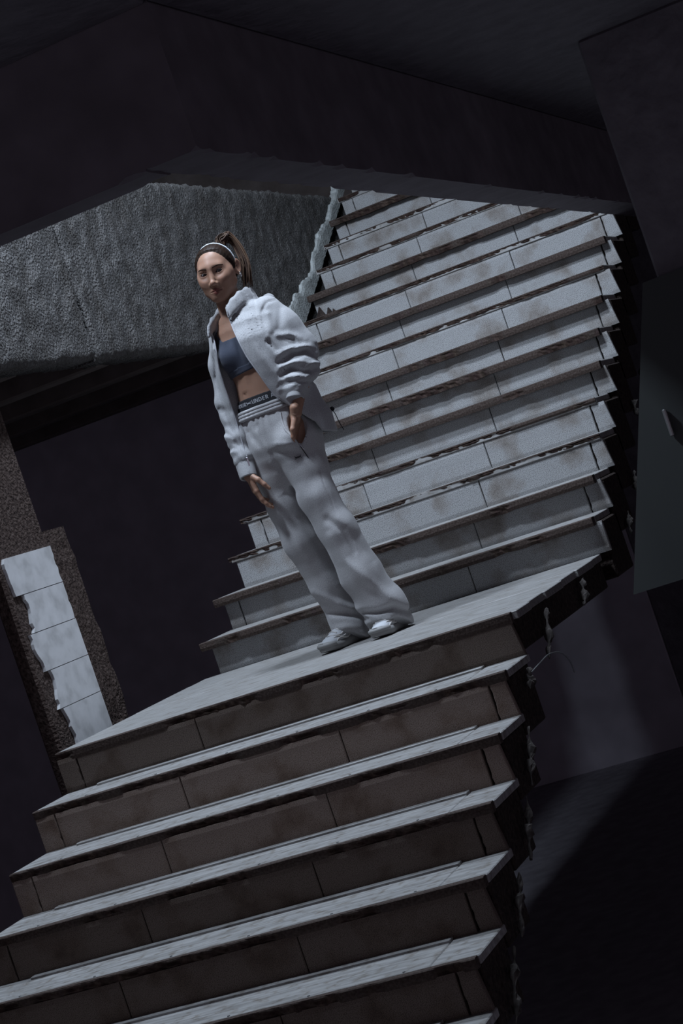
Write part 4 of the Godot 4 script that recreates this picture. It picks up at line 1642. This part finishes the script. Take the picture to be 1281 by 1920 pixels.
# letters and the woven mark round the underwear's waistband
func letter_band(parent: Node) -> void:
	var y := 1.058
	var word := ["R", "M", "O", "U", "R", "@", "U", "N", "D", "E", "R", " ", "A", "R", "M", "O", "U", "R"]
	var wide := [.0155, .0185, .0165, .0165, .0155, .030, .0165, .0165, .0165, .0140, .0155, .0085, .0165, .0155, .0185, .0165, .0165, .0155]
	var a := table(torso_t, 5, y, 1) + .0065
	var b := table(torso_t, 5, y, 2) + .0065
	var cx := table(torso_t, 5, y, 3)
	# the mark sits at x = -.170; find its place round the oval and step along the cloth from there
	var t := PI / 2
	for k in 400:
		t = PI / 2 + k * .004
		if cx + a * cos(t) * lfx + b * sin(t) * ffx < -.169:
			break
	for k in 5:
		t += wide[k] / sqrt(pow(a * sin(t), 2) + pow(b * cos(t), 2))
	t += .015 / b
	var font := SystemFont.new()
	font.font_names = PackedStringArray(["Droid Sans"])
	font.font_weight = 700
	for k in word.size():
		var step: float = wide[k] / sqrt(pow(a * sin(t), 2) + pow(b * cos(t), 2))
		var m := t - step * .5
		t -= step
		if word[k] == " ":
			continue
		var q := Vector3(cx + a * cos(m) * lfx + b * sin(m) * ffx, y, a * cos(m) * lfz + b * sin(m) * ffz)
		var tang := Vector3(a * sin(m) * lfx - b * cos(m) * ffx, 0, a * sin(m) * lfz - b * cos(m) * ffz).normalized()
		var nrm := tang.cross(Vector3.UP).normalized()
		var bas := Basis(tang, Vector3.UP, nrm)
		if word[k] == "@":
			emblem(parent, Transform3D(bas, q + nrm * .0008), .024, M.print, "woven_emblem")
			continue
		var tm := TextMesh.new()
		tm.text = word[k]
		tm.font = font
		tm.font_size = 32
		tm.pixel_size = .0235 / 32.0
		tm.depth = .0012
		var o := put("letter", tm, M.print, parent)
		o.transform = Transform3D(bas, q + nrm * .0006)


# two interlocked arcs, one opening up and one opening down
func emblem(parent: Node, xf: Transform3D, w: float, mat: Material, called: String) -> void:
	var st := SurfaceTool.new()
	st.begin(Mesh.PRIMITIVE_TRIANGLES)
	for s in [1.0, -1.0]:
		var rings := []
		for i in 17:
			var t := lerpf(-1.0, 1.0, i / 16.0)
			var x: float = t * .5 * w
			var yv: float = s * (w * .30 * pow(absf(t), 3.0) - w * .065)
			var thick := w * lerpf(.06, .09, absf(t))
			rings.append(PackedVector3Array([Vector3(x, yv - thick, -.0004), Vector3(x, yv + thick, -.0004), Vector3(x, yv + thick, .0008), Vector3(x, yv - thick, .0008)]))
		add_loft(st, rings, true, true, true, false)
	st.generate_normals()
	var o := put(called, st.commit(), mat, parent)
	o.transform = xf


func pocket(parent: Node) -> void:
	var line := [Vector2(-.058, .978), Vector2(-.063, .943), Vector2(-.060, .899), Vector2(-.040, .858), Vector2(-.031, .828)]
	var pts := []
	for q in line:
		pts.append(front_of(pants_field, q.x - .004, q.y) + Vector3(.003, 0, -.002))
	var rp := rope(pts, .0046, 5)
	put("pocket_edge", tube(rp, 6), M.fleece_pants, parent)
	var zp := []
	for q in [Vector2(-.028, .828), Vector2(-.020, .800), Vector2(-.012, .772)]:
		zp.append(front_of(pants_field, q.x, q.y) + Vector3(0, 0, .001))
	put("pocket_zip", tube(rope(zp, .0016, 4), 5), M.black_knit, parent)
	put("zip_pull", tube(rope([zp[0] + Vector3(.002, 0, .004), zp[0] + Vector3(.008, -.012, .006), zp[0] + Vector3(.010, -.022, .005)], .0018, 3), 5), M.silver, parent)
	var e := front_of(pants_field, -.050, .787)
	var e0 := front_of(pants_field, -.055, .787)
	var e1 := front_of(pants_field, -.045, .787)
	var tang := (e1 - e0).normalized()
	var nrm := tang.cross(Vector3.UP).normalized()
	emblem(parent, Transform3D(Basis(tang, Vector3.UP, nrm), e + nrm * .0012), .026, M.print_dark, "printed_emblem")


# ---- shoes: z runs to the toe, y up
func build_shoes(p: Node3D) -> void:
	shoe(p, Vector3(-.118, 0, -.055), -40.0)
	shoe(p, Vector3(.080, 0, .075), -26.0)


func shoe(p: Node3D, at: Vector3, turn: float) -> void:
	var s := node("shoe", at, p)
	s.rotation_degrees.y = turn
	# outline of the sole: z, left, right
	var prof := [[-.128, .016], [-.120, .030], [-.095, .036], [-.05, .035], [0.0, .037], [.05, .044], [.09, .046], [.115, .040], [.132, .026], [.139, .010]]
	var rings := []
	for q in prof:
		var z: float = q[0]
		var w: float = q[1]
		var lift := .010 * smoothstep(.07, .14, z) + .006 * smoothstep(-.09, -.13, z)
		var h := .034 + .010 * smoothstep(0.0, -.1, z) + .003 * sin(z * 110.0)
		rings.append(PackedVector3Array([Vector3(-w * .86, lift, z), Vector3(-w * 1.02, lift + .008, z), Vector3(-w * 1.06, lift + h * .55, z), Vector3(-w * .98, lift + h, z), Vector3(w * .98, lift + h, z), Vector3(w * 1.06, lift + h * .55, z), Vector3(w * 1.02, lift + .008, z), Vector3(w * .86, lift, z)]))
	put("sole", loft(rings), M.shoe_sole, s)
	# upper
	var up := []
	for i in 22:
		var f := i / 21.0
		var z := lerpf(-.122, .133, f)
		var w := table(UPPER_W, 2, z, 1)
		var h := table(UPPER_H, 2, z, 1)
		var ring := PackedVector3Array()
		for j in 15:
			var t := PI * j / 14.0
			var e := pow(sin(t), .8)
			ring.append(Vector3(-cos(t) * w, .026 + (h - .026) * e, z))
		up.append(ring)
	put("upper", loft(up, true), M.shoe, s)
	# toe guard and wavy side overlays
	var toe := []
	for i in 13:
		var t := lerpf(-1.25, 1.25, i / 12.0)
		toe.append([Vector3(.046 * sin(t), .030 + .004 * cos(t), .085 + .052 * cos(t)), .0095])
	put("toe_guard", tube(toe, 8), M.shoe_sole, s)
	for side in [-1.0, 1.0]:
		for k in 3:
			var pts := []
			for i in 12:
				var f := i / 11.0
				var z := lerpf(.088, -.085, f)
				var y := .036 + k * .011 + .006 * sin(f * 11.0 + k) + .012 * f
				pts.append([on_upper(z, y, side), .0042 - .0006 * k if i > 0 and i < 11 else .0015])
			put("side_overlay", tube(pts, 6), M.shoe_rib, s)
	for k in 3:
		var pts := []
		for i in 9:
			var t := lerpf(PI * .30, PI * .70, i / 8.0)
			var z := .052 - k * .022 + .004 * cos(t * 3.0)
			var w := table(UPPER_W, 2, z, 1)
			var h := table(UPPER_H, 2, z, 1)
			pts.append([Vector3(-cos(t) * w, .027 + (h - .026) * pow(sin(t), .8), z), .0026])
		put("lace", tube(pts, 6), M.shoe_rib, s)


var UPPER_W := PackedFloat32Array([-.13, .014, -.115, .029, -.09, .033, -.04, .032, 0.0, .034, .05, .041, .09, .042, .115, .036, .13, .020, .14, .006])
var UPPER_H := PackedFloat32Array([-.13, .070, -.10, .100, -.05, .105, -.01, .100, .03, .082, .07, .066, .10, .057, .12, .047, .14, .030])


# a point on the side of the shoe's upper at height y
func on_upper(z: float, y: float, side: float) -> Vector3:
	var e := clampf((y - .026) / (table(UPPER_H, 2, z, 1) - .026), 0.0, 1.0)
	var sn := pow(e, 1.25)
	return Vector3(side * (table(UPPER_W, 2, z, 1) * sqrt(maxf(1.0 - sn * sn, 0.0)) + .0005), y, z)
